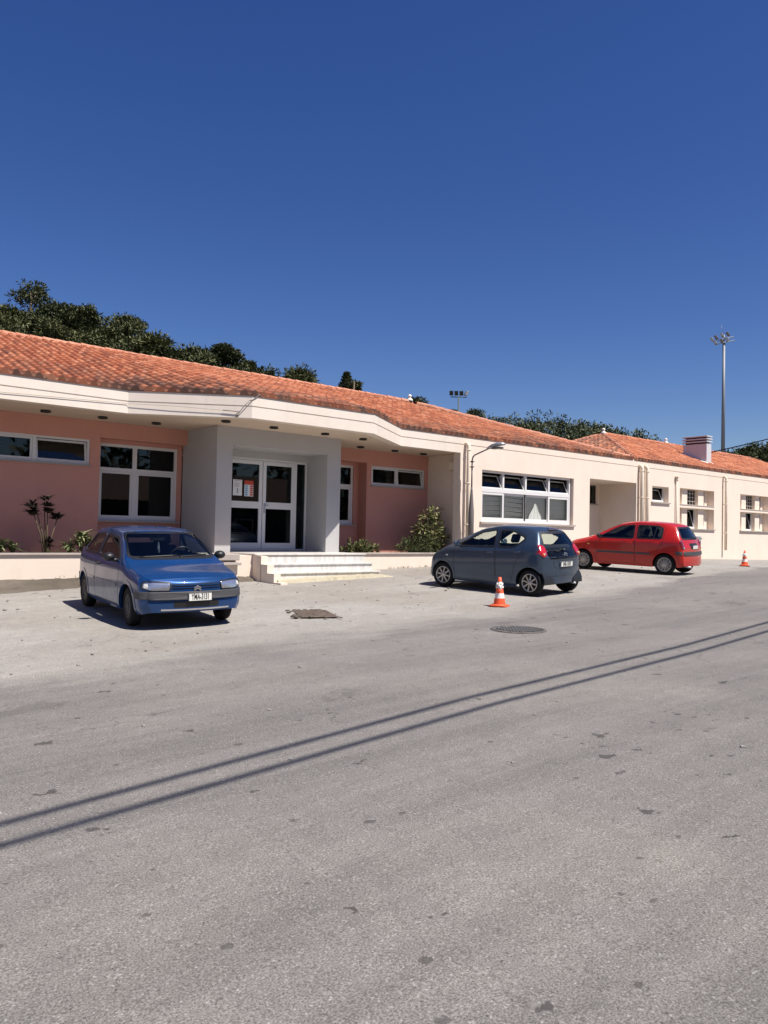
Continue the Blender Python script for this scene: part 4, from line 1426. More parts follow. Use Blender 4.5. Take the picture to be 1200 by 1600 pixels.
def finish_car(car, spec):
    """cut the openings, split into parts, add glass, wheels and cabin"""
    fa, ra, rad, width, yw, kind = spec['axles']
    Ra = spec.get('arch', rad + 0.055)
    wins = [(md, rounded(pl, spec.get('wr', 0.06))) for pl in spec['side_windows'] for md in ('L', 'R')]
    ws = ('F', rounded(spec['windscreen'], 0.08)); rw = ('B', rounded(spec['rear_window'], 0.08))
    parts = {'body': [], 'lining': []}
    for k in spec['doors']: parts['door_L%d' % k] = []; parts['door_R%d' % k] = []
    for nme in ('bonnet', 'tailgate', 'front_bumper', 'rear_bumper'): parts[nme] = []
    doors = list(spec['doors'].items())
    for fi, (cx, cy, cz) in enumerate(car.C):
        reg = car.tag[fi]
        if reg == 'side':
            if min(math.hypot(cx - fa, cz - rad), math.hypot(cx - ra, cz - rad)) < Ra: continue
        md = 'L' if cy > 0 else 'R'
        cut = False
        if reg == 'side':
            for (m_, pl) in wins:
                if m_ == md and inpoly(cx, cz, pl): cut = True; break
        if not cut and cx > 0 and reg in ('top', 'side') and cz > spec['ws_zmin'] and inpoly(cy, cz, ws[1]) and cx < spec['ws_xmax']: cut = True
        if not cut and cx < -0.6 and inpoly(cy, cz, rw[1]): cut = True
        if cut: continue
        if cz > 0.45 and reg != 'front': parts['lining'].append(fi)
        dest = 'body'
        if reg == 'side':
            for (k, pl) in doors:
                if inpoly(cx, cz, pl): dest = 'door_%s%d' % (md, k); break
        if dest == 'body':
            if cx > 0 and (reg == 'front' or (reg in ('side', 'top') and cx > fa + Ra * 0.85)) and cz < spec['fb_z']: dest = 'front_bumper'
            elif cx < 0 and (reg == 'rear' or (reg in ('side', 'top') and cx < ra - Ra * 0.85)) and cz < spec['rb_z']: dest = 'rear_bumper'
            elif reg == 'top' and spec['bonnet'][0] < cx < spec['bonnet'][1] and abs(cy) < spec['bonnet'][2]: dest = 'bonnet'
            elif cx < -0.8 and reg in ('rear', 'top') and abs(cy) < spec['tail_y'] and cz < spec['tail_z']: dest = 'tailgate'
        parts[dest].append(fi)
    made = {}
    for k, fl in parts.items():
        if not fl: continue
        if k == 'lining': car.mesh('cabin_lining', fl, m_black, inset=0.03); continue
        made[k] = car.mesh('door' if k.startswith('door') else k, fl, car.paint)
    # glass and seals
    for (md, pl) in wins:
        wo = car.patch('side_window', md, pl, -0.006, spec.get('side_glass', m_carglass))
        car.ribbon('window_seal', md, pl, 0.035, 0.004, m_black, wo)
    for nm, (md, pl), gm in (('windscreen', ws, m_carglass), ('rear_window', rw, spec.get('rear_glass', m_carglass))):
        wo = car.patch(nm, md, pl, -0.006, gm)
        car.ribbon('window_seal', md, pl, 0.045, 0.003, m_black, wo)
    # door gaps and other shut lines
    for k, pl in doors:
        for md in ('L', 'R'):
            car.ribbon('door_gap', md, pl, 0.010, 0.0012, m_black, made['door_%s%d' % (md, k)], thick=0.004)
    # wheel arches: lip, liner, wheels
    for ax in (fa, ra):
        for md, sg in (('L', 1), ('R', -1)):
            a0 = math.asin(max(-1, min(1, (spec['sill'] - rad) / Ra)))
            arc = [(ax + (Ra + 0.012) * math.cos(a0 + (math.pi - 2 * a0) * k / 40), rad + (Ra + 0.012) * math.sin(a0 + (math.pi - 2 * a0) * k / 40)) for k in range(41)]
            car.ribbon('arch_lip', md, arc, 0.05, 0.006, spec.get('lip', car.paint), closed=False, thick=0.05)
            b = MB(); vs = []
            for k in range(25):
                an = a0 + 0.12 + (math.pi - 2 * a0 - 0.24) * k / 24
                for yy in (sg * (yw - 0.03), sg * (yw - 0.38)): vs.append((ax + (Ra + 0.02) * math.cos(an), yy, rad + (Ra + 0.02) * math.sin(an)))
            nb_ = len(vs)
            b.add(vs, [(2 * k, 2 * k + 2, 2 * k + 3, 2 * k + 1) for k in range(24)] + [tuple(range(1, nb_, 2))])
            b.build('wheel_liner', m_black, car.root)
            wheel(car, ax, sg * yw, sg, rad, width, kind, spec.get('steer', 0) if ax == fa else 0)
    # floor, dash, seats, wheel
    b = MB(); b.box(ra - 0.10, fa + 0.12, -yw + 0.22, yw - 0.22, 0.2, 0.34); b.box(ra + 0.42, fa - 0.42, -0.7, 0.7, 0.205, 0.335)
    b.build('underbody', m_black, car.root)
    dx = spec['dash_x']
    b = MB(); b.bbox(dx - 0.22, dx + 0.30, -0.66, 0.66, 0.50, spec['dash_z'], 0.06, True); b.build('dashboard', m_black, car.root)
    seat(car, dx - 0.75, 0.36); seat(car, dx - 0.75, -0.36); seat(car, dx - 1.55, 0, 1.15, True)
    b = MB(); pts = []
    for k in range(25):
        an = 2 * math.pi * k / 24
        pts.append((dx - 0.36 + 0.10 * math.sin(an), 0.36 + 0.18 * math.cos(an), spec['dash_z'] + 0.02 + 0.16 * math.sin(an)))
    b.tube(pts, 0.016, 8, False); b.tube([(dx - 0.36, 0.36, spec['dash_z'] + 0.02), (dx - 0.1, 0.36, spec['dash_z'] - 0.06)], 0.03, 8)
    b.box(dx - 0.365, dx - 0.35, 0.19, 0.53, spec['dash_z'] + 0.0, spec['dash_z'] + 0.035)
    b.build('steering_wheel', m_black, car.root)
    b = MB(); b.bbox(spec['mir'][0] - 0.03, spec['mir'][0], -0.12, 0.12, spec['mir'][1] - 0.035, spec['mir'][1] + 0.035, 0.012, True); b.tube([(spec['mir'][0], 0, spec['mir'][1]), (spec['mir'][0] + 0.05, 0, spec['mir'][1] + 0.06)], 0.01, 6)
    b.build('rear_view_mirror', m_black, car.root)
    # outside mirrors
    mx, my, mz = spec['mirror']
    for sg in (1, -1):
        b = MB()
        bm = bmesh.new(); bmesh.ops.create_uvsphere(bm, u_segments=16, v_segments=10, radius=1)
        for v in bm.verts:
            x_, y_, z_ = v.co
            if x_ < -0.25: x_ = -0.25 - (x_ + 0.25) * 0.0
            v.co = (mx + x_ * 0.09, sg * (my + 0.085) + y_ * 0.092, mz + z_ * 0.066)
        bm.verts.index_update()
        b.add([tuple(v.co) for v in bm.verts], [[v.index for v in f.verts] for f in bm.faces], True); bm.free()
        b.tube([(mx + 0.02, sg * (my - 0.06), mz - 0.055), (mx, sg * (my + 0.06), mz - 0.04)], 0.028, 8)
        b.build('wing_mirror', spec.get('mirror_mat', m_black), car.root)
    # handles
    for (hx, hz) in spec['handles']:
        for md, sg in (('L', 1), ('R', -1)):
            p = car.P(md, hx, hz)
            b = MB(); b.bbox(hx - 0.075, hx + 0.075, p.y - 0.01 * sg if sg > 0 else p.y - 0.028, p.y + 0.028 if sg > 0 else p.y + 0.01, hz - 0.018, hz + 0.018, 0.009, True)
            b.build('door_handle', spec.get('handle_mat', car.paint), car.root)
    return made


def wipers(car, pts, mode='F'):
    b = MB()
    for (a, c) in pts:
        q = [car.P(mode, a[0] + (c[0] - a[0]) * k / 8, a[1] + (c[1] - a[1]) * k / 8, 0.018) for k in range(9)]
        b.tube(q, 0.010, 6)
    return b.build('wiper', m_black, car.root)


# ---- blue hatchback, nose towards the street
cols = [(1.80, .25, .665, 1.75, .66, 1.735, .70, .625, .018, .075), (1.66, .22, .76, 1.62, .705, 1.58, .75, .69, .025, .09), (1.19, .19, .79, 1.19, .795, 1.15, .84, .715, .03, .07),
        (.82, .19, .797, .95, .88, .93, .925, .695, .035, .10), (.30, .19, .80, .28, .895, .20, 1.30, .565, .04, .08), (-.30, .19, .80, -.30, .905, -.30, 1.345, .57, .04, 0),
        (-1.0, .19, .793, -1.0, .92, -1.02, 1.315, .555, .035, -.02), (-1.34, .22, .775, -1.42, .93, -1.37, 1.20, .51, .03, -.05), (-1.60, .22, .74, -1.60, .92, -1.585, .955, .57, .02, -.07), (-1.70, .25, .67, -1.67, .82, -1.665, .845, .56, .0, -.09)]
sx = Car('parked_car', 'small old blue hatchback parked nose to the street on the left', m_blue, cols, [.10, .13, .14, .12, .09], [-.08, -.10, -.10, -.09, -.09])
d1 = rounded([(.80, .27), (.83, .86), (.25, 1.262), (-.38, 1.312), (-.44, .90), (-.42, .27)], 0.06)
made = finish_car(sx, dict(axles=(1.19, -1.19, .28, .165, .765, 'steel'), arch=.335, sill=.22,
    side_windows=[[(.70, .925), (.24, 1.215), (-.31, 1.265), (-.365, .93)], [(-.46, .935), (-.41, 1.265), (-.98, 1.235), (-1.27, 1.0), (-1.24, .95)]],
    windscreen=[(-.665, .952), (.665, .952), (.56, 1.31), (-.56, 1.31)], ws_zmin=.93, ws_xmax=1.05, rear_window=[(-.50, 1.16), (.50, 1.16), (.56, .97), (-.56, .97)],
    doors={1: d1}, bonnet=(.98, 1.70, .60), fb_z=.50, rb_z=.55, tail_y=.55, tail_z=.9, dash_x=.62, dash_z=.89, mir=(.20, 1.20), mirror=(.62, .79, .955), mirror_mat=m_black, handles=[(-.28, .80)], handle_mat=m_black, steer=R(-4), lip=m_blue))
for sg in (1, -1):
    pl = [(sg * .36, .665), (sg * .60, .68), (sg * .715, .67), (sg * .735, .585), (sg * .62, .55), (sg * .38, .55)]
    hl = sx.patch('headlight', 'F', rounded(pl, 0.03), 0.004, m_refl, thick=0.02)
    sx.patch('headlight_lens', 'F', rounded(pl, 0.03), 0.016, m_lens, hl, thick=0.03)
    sx.ribbon('headlight_rim', 'F', rounded(pl, 0.03), 0.012, 0.014, m_black, hl)
    sx.patch('indicator', 'F', rounded([(sg * .655, .645), (sg * .70, .645), (sg * .71, .59), (sg * .66, .585)], 0.015), 0.010, m_conewhite, hl)
    sx.patch('tail_lamp', 'B', rounded([(sg * .60, .92), (sg * .68, .90), (sg * .68, .66), (sg * .60, .66)], 0.02), 0.006, m_redlens)
b = MB(); sx.patch('', 'F', rounded([(-.345, .645), (.345, .645), (.355, .57), (-.355, .57)], 0.02), 0.003, None, build=False, mb=b)
gr = b.build('grille', m_black, sx.root)
for zz_ in (.625, .592):
    b = MB(); sx.ribbon('', 'F', [(-.335, zz_), (.335, zz_)], 0.014, 0.012, None, closed=False, build=False, mb=b); b.build('grille_bar', m_blue, gr)
# double chevron badge
b = MB()
for dz in (0.0, 0.030):
    for sg in (1, -1):
        pc = sx.P('F', 0, .60, 0.018).x
        b.add([(pc, 0, .612 + dz - .02), (pc, sg * .05, .578 + dz - .02), (pc, sg * .05, .560 + dz - .02), (pc, 0, .594 + dz - .02), (pc - .012, 0, .612 + dz - .02), (pc - .012, sg * .05, .578 + dz - .02), (pc - .012, sg * .05, .560 + dz - .02), (pc - .012, 0, .594 + dz - .02)], [(0, 1, 2, 3), (0, 4, 5, 1), (2, 6, 7, 3), (1, 5, 6, 2)])
b.build('badge', m_chrome, sx.root)
# grey bumper band wrapping round the nose, lower intake, chrome lip
b = MB(); sx.patch('', 'F', rounded([(-.66, .535), (.66, .535), (.68, .425), (-.68, .425)], 0.02), 0.028, None, thick=0.05, build=False, mb=b)
for md in ('L', 'R'): sx.patch('', md, rounded([(1.52, .535), (1.835, .535), (1.835, .43), (1.52, .43)], 0.02), 0.010, None, thick=0.03, build=False, mb=b)
b.build('bumper_band', m_greyp, sx.root)
b = MB()
for md in ('L', 'R'): sx.patch('', md, rounded([(-1.50, .56), (-1.76, .56), (-1.76, .42), (-1.50, .42)], 0.02), 0.010, None, thick=0.03, build=False, mb=b)
sx.patch('', 'B', rounded([(-.64, .56), (.64, .56), (.64, .42), (-.64, .42)], 0.02), 0.02, None, thick=0.05, build=False, mb=b)
b.build('rear_bumper_band', m_greyp, sx.root)
sx.patch('air_intake', 'F', rounded([(-.33, .405), (.33, .405), (.33, .315), (-.33, .315)], 0.02), 0.003, m_black)
b = MB(); sx.ribbon('', 'F', [(-.50, .285), (0, .285), (.50, .285)], 0.022, 0.012, None, closed=False, build=False, mb=b); b.build('bumper_lip', m_chrome, sx.root)
for md in ('L', 'R'):
    b = MB(); sx.ribbon('', md, [(.74, .555), (-.36, .555)], 0.035, 0.008, None, closed=False, build=False, mb=b); b.build('side_moulding', m_blue, sx.root)
    b = MB(); sx.ribbon('', md, [(-.46, .555), (-.80, .555)], 0.035, 0.008, None, closed=False, build=False, mb=b); b.build('side_moulding', m_blue, sx.root)
plate(sx, 'F', 0.03, .46, .345, .115, 'YMA-3131', 0.04)
wipers(sx, [((-.52, .965), (.02, .985)), ((.05, .965), (.52, .985))])
b = MB(); b.tube([(.14, 0, 1.325), (.08, 0, 1.40)], [0.016, 0.006], 8); b.build('aerial', m_black, sx.root)
b = MB(); rs = random.Random(2)
vs, fs = [], []
for i in range(13):
    for j in range(7): vs.append((.52 + .36 * j / 6 + rs.uniform(-.02, .02), .04 + .5 * i / 12, .945 + .02 * j / 6 + rs.uniform(-.012, .016)))
for i in range(12):
    for j in range(6): fs.append((i * 7 + j, (i + 1) * 7 + j, (i + 1) * 7 + j + 1, i * 7 + j + 1))
b.add(vs, fs); tag(b.build('sunshade', m_chrome, None), 'crumpled silver sunshade lying on the dashboard of the blue car', 'sunshade')
shade = bpy.data.objects['sunshade']
b = MB(); b.tube([(.24, 0.0, 1.15), (.25, 0.0, 1.05), (.25, .01, .98)], [0.012, 0.02, 0.014], 6); b.build('mirror_charm', m_conewhite, sx.root)


def place(car, x, y, yaw):
    c, s_ = math.cos(yaw), math.sin(yaw)
    def g_(lx, ly): return gz(x + lx * c - ly * s_, y + lx * s_ + ly * c)
    zf, zr = (g_(1.2, .7) + g_(1.2, -.7)) / 2, (g_(-1.2, .7) + g_(-1.2, -.7)) / 2
    zl, zr_ = (g_(1.2, .7) + g_(-1.2, .7)) / 2, (g_(1.2, -.7) + g_(-1.2, -.7)) / 2
    pit = -math.atan2(zf - zr, 2.4); rol = math.atan2(zl - zr_, 1.4)
    car.root.location = (x, y, (zf + zr) / 2 + 0.006)
    car.root.rotation_mode = 'XYZ'
    car.root.rotation_euler = (rol, pit, yaw)


place(sx, 5.12, 11.95, R(-94.5))
shade.location = sx.root.location; shade.rotation_euler = sx.root.rotation_euler

# ---- slate blue hatchback, tail towards the street
cols = [(1.70, .25, .60, 1.63, .62, 1.60, .67, .50, .02, .13), (1.52, .20, .75, 1.48, .73, 1.42, .80, .61, .04, .11), (1.17, .185, .797, 1.17, .86, 1.12, .945, .655, .05, .07),
        (.88, .18, .803, 1.00, .915, .95, 1.02, .64, .05, .10), (.28, .18, .807, .30, .955, .10, 1.365, .535, .05, .09), (-.30, .18, .807, -.30, .985, -.35, 1.425, .55, .045, 0),
        (-.85, .18, .805, -.90, 1.015, -.93, 1.405, .535, .035, -.03), (-1.18, .21, .80, -1.27, 1.02, -1.17, 1.345, .51, .03, -.05), (-1.37, .22, .775, -1.43, .93, -1.41, .96, .61, .02, -.07), (-1.44, .26, .715, -1.475, .82, -1.47, .84, .58, 0, -.08)]
ay = Car('parked_car', 'slate blue five-door hatchback parked nose in beside the front cone', m_slate, cols, [.10, .14, .15, .14, .13], [-.09, -.11, -.10, -.08, -.08])
d1 = rounded([(.80, .25), (.86, .90), (.16, 1.345), (-.27, 1.392), (-.31, .25)], 0.06)
d2 = rounded([(-.33, .25), (-.295, 1.392), (-.72, 1.375), (-1.00, 1.24), (-.99, .95), (-.80, .62), (-.72, .25)], 0.06)
finish_car(ay, dict(axles=(1.17, -1.17, .278, .16, .775, 'eight'), arch=.335, sill=.21,
    side_windows=[[(.80, .965), (.16, 1.295), (-.22, 1.345), (-.255, .985)], [(-.355, .99), (-.325, 1.345), (-.66, 1.335), (-.975, 1.215), (-.985, 1.17), (-.80, 1.02), (-.72, 1.0)]],
    windscreen=[(-.60, 1.04), (.60, 1.04), (.51, 1.345), (-.51, 1.345)], ws_zmin=1.0, ws_xmax=1.0, rear_window=[(-.50, 1.315), (.50, 1.315), (.60, .97), (.60, .94), (-.60, .94), (-.60, .97)],
    doors={1: d1, 2: d2}, bonnet=(.98, 1.56, .58), fb_z=.52, rb_z=.60, tail_y=.57, tail_z=.95, dash_x=.66, dash_z=.93, mir=(.10, 1.29), mirror=(.66, .82, 1.02), mirror_mat=m_slate, handles=[(-.17, .86), (-.88, .90)], steer=R(7), lip=m_slate))
ay.patch('tailgate_glass_panel', 'B', rounded([(-.585, .955), (.585, .955), (.53, .775), (-.53, .775)], 0.05), 0.004, m_gloss, thick=0.02)
for sg in (1, -1):
    pl = rounded([(sg * .56, 1.03), (sg * .66, 1.085), (sg * .77, 1.04), (sg * .80, .93), (sg * .72, .81), (sg * .58, .86)], 0.05)
    tl = ay.patch('tail_lamp', 'B', pl, 0.012, m_redlens, thick=0.05)
    ay.patch('reverse_lens', 'B', rounded([(sg * .61, .915), (sg * .66, .915), (sg * .66, .875), (sg * .615, .885)], 0.015), 0.020, m_refl, tl)
    ay.patch('indicator_lens', 'B', rounded([(sg * .67, .905), (sg * .72, .905), (sg * .715, .87), (sg * .67, .865)], 0.012), 0.020, m_amber, tl)
    ay.patch('headlight', 'F', rounded([(sg * .42, .66), (sg * .62, .80), (sg * .66, .82), (sg * .68, .72), (sg * .58, .60), (sg * .44, .58)], 0.03), 0.010, m_refl, thick=0.02)
    ay.patch('side_repeater', 'L' if sg > 0 else 'R', rounded([(1.00, .755), (1.06, .755), (1.06, .725), (1.00, .725)], 0.012), 0.008, m_conewhite)
for md in ('L', 'R'):
    b = MB(); ay.ribbon('', md, [(.78, .345), (-.74, .345)], 0.05, 0.008, None, closed=False, build=False, mb=b); b.build('side_moulding', m_slate, ay.root)
b = MB(); b.bbox(-1.27, -1.19, -.17, .17, 1.368, 1.40, 0.012, True); b.build('high_brake_lamp', m_redlens, ay.root)
plate(ay, 'B', 0.0, .665, .46, .11, 'INE-1535', 0.022, R(4))
ay.ribbon('plate_recess_line', 'B', rounded([(-.44, .74), (.44, .74), (.38, .59), (-.38, .59)], 0.04), 0.008, 0.002, m_black, thick=0.004)
pc = ay.P('B', 0, .86, 0.012).x
def ell(ry, rz, cy_, cz_): return [(pc, cy_ + ry * math.cos(2 * math.pi * k / 24), cz_ + rz * math.sin(2 * math.pi * k / 24)) for k in range(25)]
b.tube(ell(.062, .042, 0, .86), 0.006, 6, False); b.tube(ell(.02, .040, 0, .86), 0.005, 6, False); b.tube(ell(.045, .016, 0, .882), 0.005, 6, False)
b.build('badge', m_chrome, ay.root)
q = [ay.P('B', .02 + .30 * k / 6, .955 + .02 * math.sin(k), 0.025) for k in range(7)]
b = MB(); b.tube(q, 0.012, 6); b.lathe([(0, 0.03), (0.03, 0.03), (0.035, 0)], 12, 'Z', tuple(q[0])); b.build('rear_wiper', m_black, ay.root)
ay.ribbon('rear_bumper_crease', 'B', [(-.58, .43), (.58, .43)], 0.012, 0.006, m_slate, closed=False)
b = MB(); b.tube([(-1.42, -.42, .24), (-1.56, -.42, .235)], 0.022, 10); b.build('exhaust', m_steel, ay.root)
wipers(ay, [((-.1, 1.05), (.5, 1.07))])
place(ay, 13.25, 11.6, R(96.0))

# ---- red hatchback
cols = [(1.88, .26, .64, 1.82, .66, 1.80, .73, .56, .02, .12), (1.70, .21, .775, 1.66, .76, 1.62, .835, .66, .035, .11), (1.23, .20, .822, 1.22, .865, 1.18, .945, .69, .045, .07),
        (.85, .20, .83, .98, .935, .95, 1.02, .67, .05, .10), (.22, .20, .832, .25, .965, .08, 1.395, .56, .05, .08), (-.35, .20, .832, -.35, .985, -.40, 1.45, .57, .045, 0),
        (-1.0, .20, .83, -1.0, 1.0, -1.05, 1.435, .56, .035, -.02), (-1.36, .22, .82, -1.45, 1.0, -1.40, 1.37, .53, .03, -.05), (-1.62, .22, .795, -1.66, .96, -1.645, .985, .63, .02, -.06), (-1.74, .26, .735, -1.715, .80, -1.705, .83, .60, 0, -.06)]
gt = Car('parked_car', 'bright red five-door hatchback parked farthest along the cream wall', m_redcar, cols, [.08, .12, .13, .13, .12], [-.06, -.08, -.08, -.07, -.06])
d1 = rounded([(.80, .27), (.84, .93), (.14, 1.38), (-.34, 1.425), (-.37, .27)], 0.05)
d2 = rounded([(-.39, .27), (-.36, 1.425), (-1.02, 1.41), (-1.20, 1.32), (-1.16, .86), (-.92, .58), (-.86, .27)], 0.05)
finish_car(gt, dict(axles=(1.23, -1.23, .288, .175, .805, 'multi'), arch=.345, sill=.23,
    side_windows=[[(.80, .975), (.14, 1.325), (-.29, 1.375), (-.31, .99)], [(-.42, .995), (-.40, 1.375), (-.98, 1.36), (-1.13, 1.30), (-1.13, 1.01)]],
    windscreen=[(-.63, 1.045), (.63, 1.045), (.53, 1.375), (-.53, 1.375)], ws_zmin=1.0, ws_xmax=1.0, rear_window=[(-.51, 1.335), (.51, 1.335), (.61, 1.02), (-.61, 1.02)],
    side_glass=m_tint, rear_glass=m_tint,
    doors={1: d1, 2: d2}, bonnet=(.98, 1.76, .60), fb_z=.52, rb_z=.56, tail_y=.60, tail_z=.98, dash_x=.66, dash_z=.93, mir=(.10, 1.31), mirror=(.66, .85, 1.03), mirror_mat=m_black, handles=[(-.20, .86), (-.98, .88)], lip=m_redcar, wr=0.05))
for sg in (1, -1):
    pl = rounded([(sg * .64, 1.0), (sg * .74, .99), (sg * .79, .90), (sg * .76, .73), (sg * .66, .74)], 0.03)
    tl = gt.patch('tail_lamp', 'B', pl, 0.008, m_darkred, thick=0.04)
    gt.patch('reverse_lens', 'B', rounded([(sg * .66, .80), (sg * .72, .80), (sg * .72, .75), (sg * .665, .75)], 0.015), 0.014, m_refl, tl)
    gt.patch('headlight', 'F', rounded([(sg * .40, .72), (sg * .70, .80), (sg * .74, .74), (sg * .62, .62), (sg * .42, .60)], 0.03), 0.010, m_refl, thick=0.02)
    gt.patch('side_repeater', 'L' if sg > 0 else 'R', rounded([(1.02, .79), (1.10, .79), (1.10, .755), (1.02, .755)], 0.012), 0.008, m_amber)
    md = 'L' if sg > 0 else 'R'
    for (a, c) in ((.78, -.35), (-.41, -.84)):
        b = MB(); gt.ribbon('', md, [(a, .565), (c, .565)], 0.055, 0.012, None, closed=False, build=False, mb=b); b.build('side_moulding', m_greyp, gt.root)
b = MB(); gt.patch('', 'B', rounded([(-.70, .665), (.70, .665), (.72, .565), (-.72, .565)], 0.02), 0.022, None, thick=0.05, build=False, mb=b)
for md in ('L', 'R'): gt.patch('', md, rounded([(-1.52, .665), (-1.80, .665), (-1.80, .57), (-1.56, .57)], 0.02), 0.010, None, thick=0.03, build=False, mb=b)
b.build('bumper_band', m_greyp, gt.root)
gt.patch('plate_recess', 'B', rounded([(-.30, .90), (.30, .90), (.30, .74), (-.30, .74)], 0.03), 0.003, m_black)
plate(gt, 'B', 0, .79, .40, .11, '', 0.014, R(5))
q = [gt.P('B', -.02 - .32 * k / 6, 1.05 + .015 * math.sin(k), 0.02) for k in range(7)]
b = MB(); b.tube(q, 0.011, 6); b.build('rear_wiper', m_black, gt.root)
b = MB(); b.tube([(-1.62, .45, .24), (-1.86, .45, .235)], 0.025, 10); b.build('exhaust', m_steel, gt.root)
b = MB()
for md, sg in (('L', 1), ('R', -1)): gt.ribbon('', md, [(-.90, 1.01), (-.94, 1.36)], 0.03, 0.002, None, closed=False, build=False, mb=b)
b.build('quarter_light_bar', m_black, gt.root)
place(gt, 20.5, 12.9, R(99.5))

# ------------------------------------------------------------------ cones
def cone(label, x, y, tilt, seed):
    c = empty('traffic_cone', (x, y, gz(x, y) + 0.008), (0, tilt, 0.4)); tag(c, label, 'traffic cone', 'orange and white traffic cones')
    b = MB()
    pl = rounded([(-.165, -.165), (.165, -.165), (.165, .165), (-.165, .165)], 0.06)
    b.prism(pl, 0, 0.022)
    b.lathe([(0.15, 0.022), (0.135, 0.035), (0.118, 0.045)], 28)
    b.build('base', m_orange, c)
    H = 0.54
    rad = lambda z: 0.112 - (0.112 - 0.027) * (z - 0.04) / (H - 0.04)
    zs = [0.04, 0.15, 0.245, 0.335, 0.455, 0.54]
    for k in range(5):
        b = MB(); b.lathe([(rad(zs[k]), zs[k]), (rad(zs[k + 1]), zs[k + 1])] + ([(0.0, H)] if k == 4 else []), 28)
        b.build('orange_band' if k % 2 == 0 else 'white_band', m_orange if k % 2 == 0 else m_conewhite, c)
    # crumpled barrier tape knotted round the neck
    rr = random.Random(seed); b = MB()
    for w_ in range(3):
        pts = []
        for k in range(15):
            an = k * 0.55 + w_; zz_ = 0.36 + 0.025 * w_ + 0.02 * math.sin(k * 2.1 + w_) + rr.uniform(-.01, .01)
            pts.append(((rad(zz_) + 0.004 + rr.uniform(0, .010)) * math.cos(an), (rad(zz_) + 0.004 + rr.uniform(0, .010)) * math.sin(an), zz_))
        b.tube(pts, [0.005 + 0.006 * abs(math.sin(k * 1.3)) for k in range(15)], 6)
    b.tube([(-.06, -.02, .40), (-.10, -.03, .385), (-.085, -.05, .33), (-.10, -.05, .29)], [0.012, 0.02, 0.016, 0.006], 6)
    b.build('tape', m_conewhite, c)
    return c


cone('orange and white traffic cone standing in front of the slate blue hatchback', 10.86, 9.62, 0.0, 1)
cone('distant traffic cone with sagging white tape at the right road edge', 26.9, 12.55, R(4), 2)

# ------------------------------------------------------------------ street lamp in front of the wall
lp = empty('street_lamp', (17.36, 16.6, gz(17.36, 16.6) - 0.02)); tag(lp, 'grey street lamp with a stout lower post beside the wide window', 'street lamp')
Z0 = lp.location.z
b = MB()
b.tube([(0, 0, 0), (0, 0, 2.29 - Z0), (0, 0, 2.99 - Z0), (0, 0, 3.05 - Z0)], [0.088, 0.086, 0.032, 0.030], 20)
b.build('lower_post', m_lampgrey, lp)
b = MB()
b.tube([(0, 0, 3.0 - Z0), (0, 0, 3.72 - Z0)], 0.024, 12)
ar = [(0, 0, 3.6 - Z0), (0, 0, 3.90 - Z0), (0, -.03, 4.0 - Z0), (0, -.10, 4.06 - Z0), (0, -.35, 4.13 - Z0), (0, -.75, 4.24 - Z0)]
b.tube(ar, 0.022, 10)
for z in (3.70, 3.86): b.tube([(0, 0, z - Z0 - .025), (0, 0, z - Z0 + .025)], 0.042, 10); b.box(-.02, .02, -.08, .08, z - Z0 - .012, z - Z0 + .012)
b.build('arm', m_lampgrey, lp)
hd = MB()
secs = [(-.62, .035, .035, 0), (-.70, .07, .06, .01), (-.85, .115, .085, .025), (-1.05, .13, .09, .035), (-1.22, .11, .07, .03), (-1.32, .05, .03, .02)]
vs, fs = [], []
for (yy, rx_, rz_, up) in secs:
    for k in range(14):
        an = 2 * math.pi * k / 14
        zz_ = math.sin(an) * rz_
        if zz_ < -0.02: zz_ = -0.02
        vs.append((rx_ * math.cos(an), yy, 4.22 - Z0 + up + zz_ + (-.62 - yy) * 0.10))
for i in range(len(secs) - 1):
    for k in range(14): fs.append((i * 14 + k, i * 14 + (k + 1) % 14, (i + 1) * 14 + (k + 1) % 14, (i + 1) * 14 + k))
fs += [tuple(range(14)), tuple(range(70, 84))]
hd.add(vs, fs, True); hd.build('lamp_head', m_steel, lp)
b = MB(); b.bbox(-.09, .09, -1.22, -.84, 4.185 - Z0, 4.235 - Z0, 0.02, True); b.build('lamp_bowl', mat('dark_lamp_bowl', (0.10, 0.10, 0.10), 0.3), lp)

# ------------------------------------------------------------------ floodlight masts behind the buildings
def fan(b, x, y, z, yaw, sx_, sz_, d):
    c, s_ = math.cos(yaw), math.sin(yaw)
    m = MB(); m.bbox(-sx_ / 2, sx_ / 2, -d / 2, d / 2, -sz_ / 2, sz_ / 2, 0.03)
    b.add([(x + v[0] * c - (v[1] - v[2] * .5) * s_, y + v[0] * s_ + (v[1] - v[2] * .5) * c, z + v[2] * .9 + v[1] * .3) for v in m.v], m.f)


m_mast = mat('mast_galvanised', (0.20, 0.215, 0.235), 0.55, 0.2)
mp = empty('floodlight_mast', (76.1, 37.8, 0.45)); tag(mp, 'tall grey floodlight mast rising behind the chimney', 'light mast')
b = MB(); b.tube([(0, 0, 0), (0, 0, 9.5)], [.235, .20], 18); b.build('lower_pole', m_mast, mp)
b = MB(); b.tube([(0, 0, 9.42), (0, 0, 21.3)], [.19, .135], 18); b.tube([(0, 0, 9.38), (0, 0, 9.5)], .215, 18); b.build('upper_pole', m_mast, mp)
tx, ty = 0.62, -0.78
b = MB()
b.tube([(-.9, .55, 21.3), (.9, -.55, 21.9)], .05, 8); b.tube([(-1.1, .35, 20.9), (.9, -.65, 21.5)], .05, 8); b.tube([(0, 0, 21.1), (0, 0, 22.0)], .07, 8)
b.tube([(0.0, 0, 21.9), (-.25, .2, 23.0)], .02, 6)
b.build('crossarm', m_mast, mp)
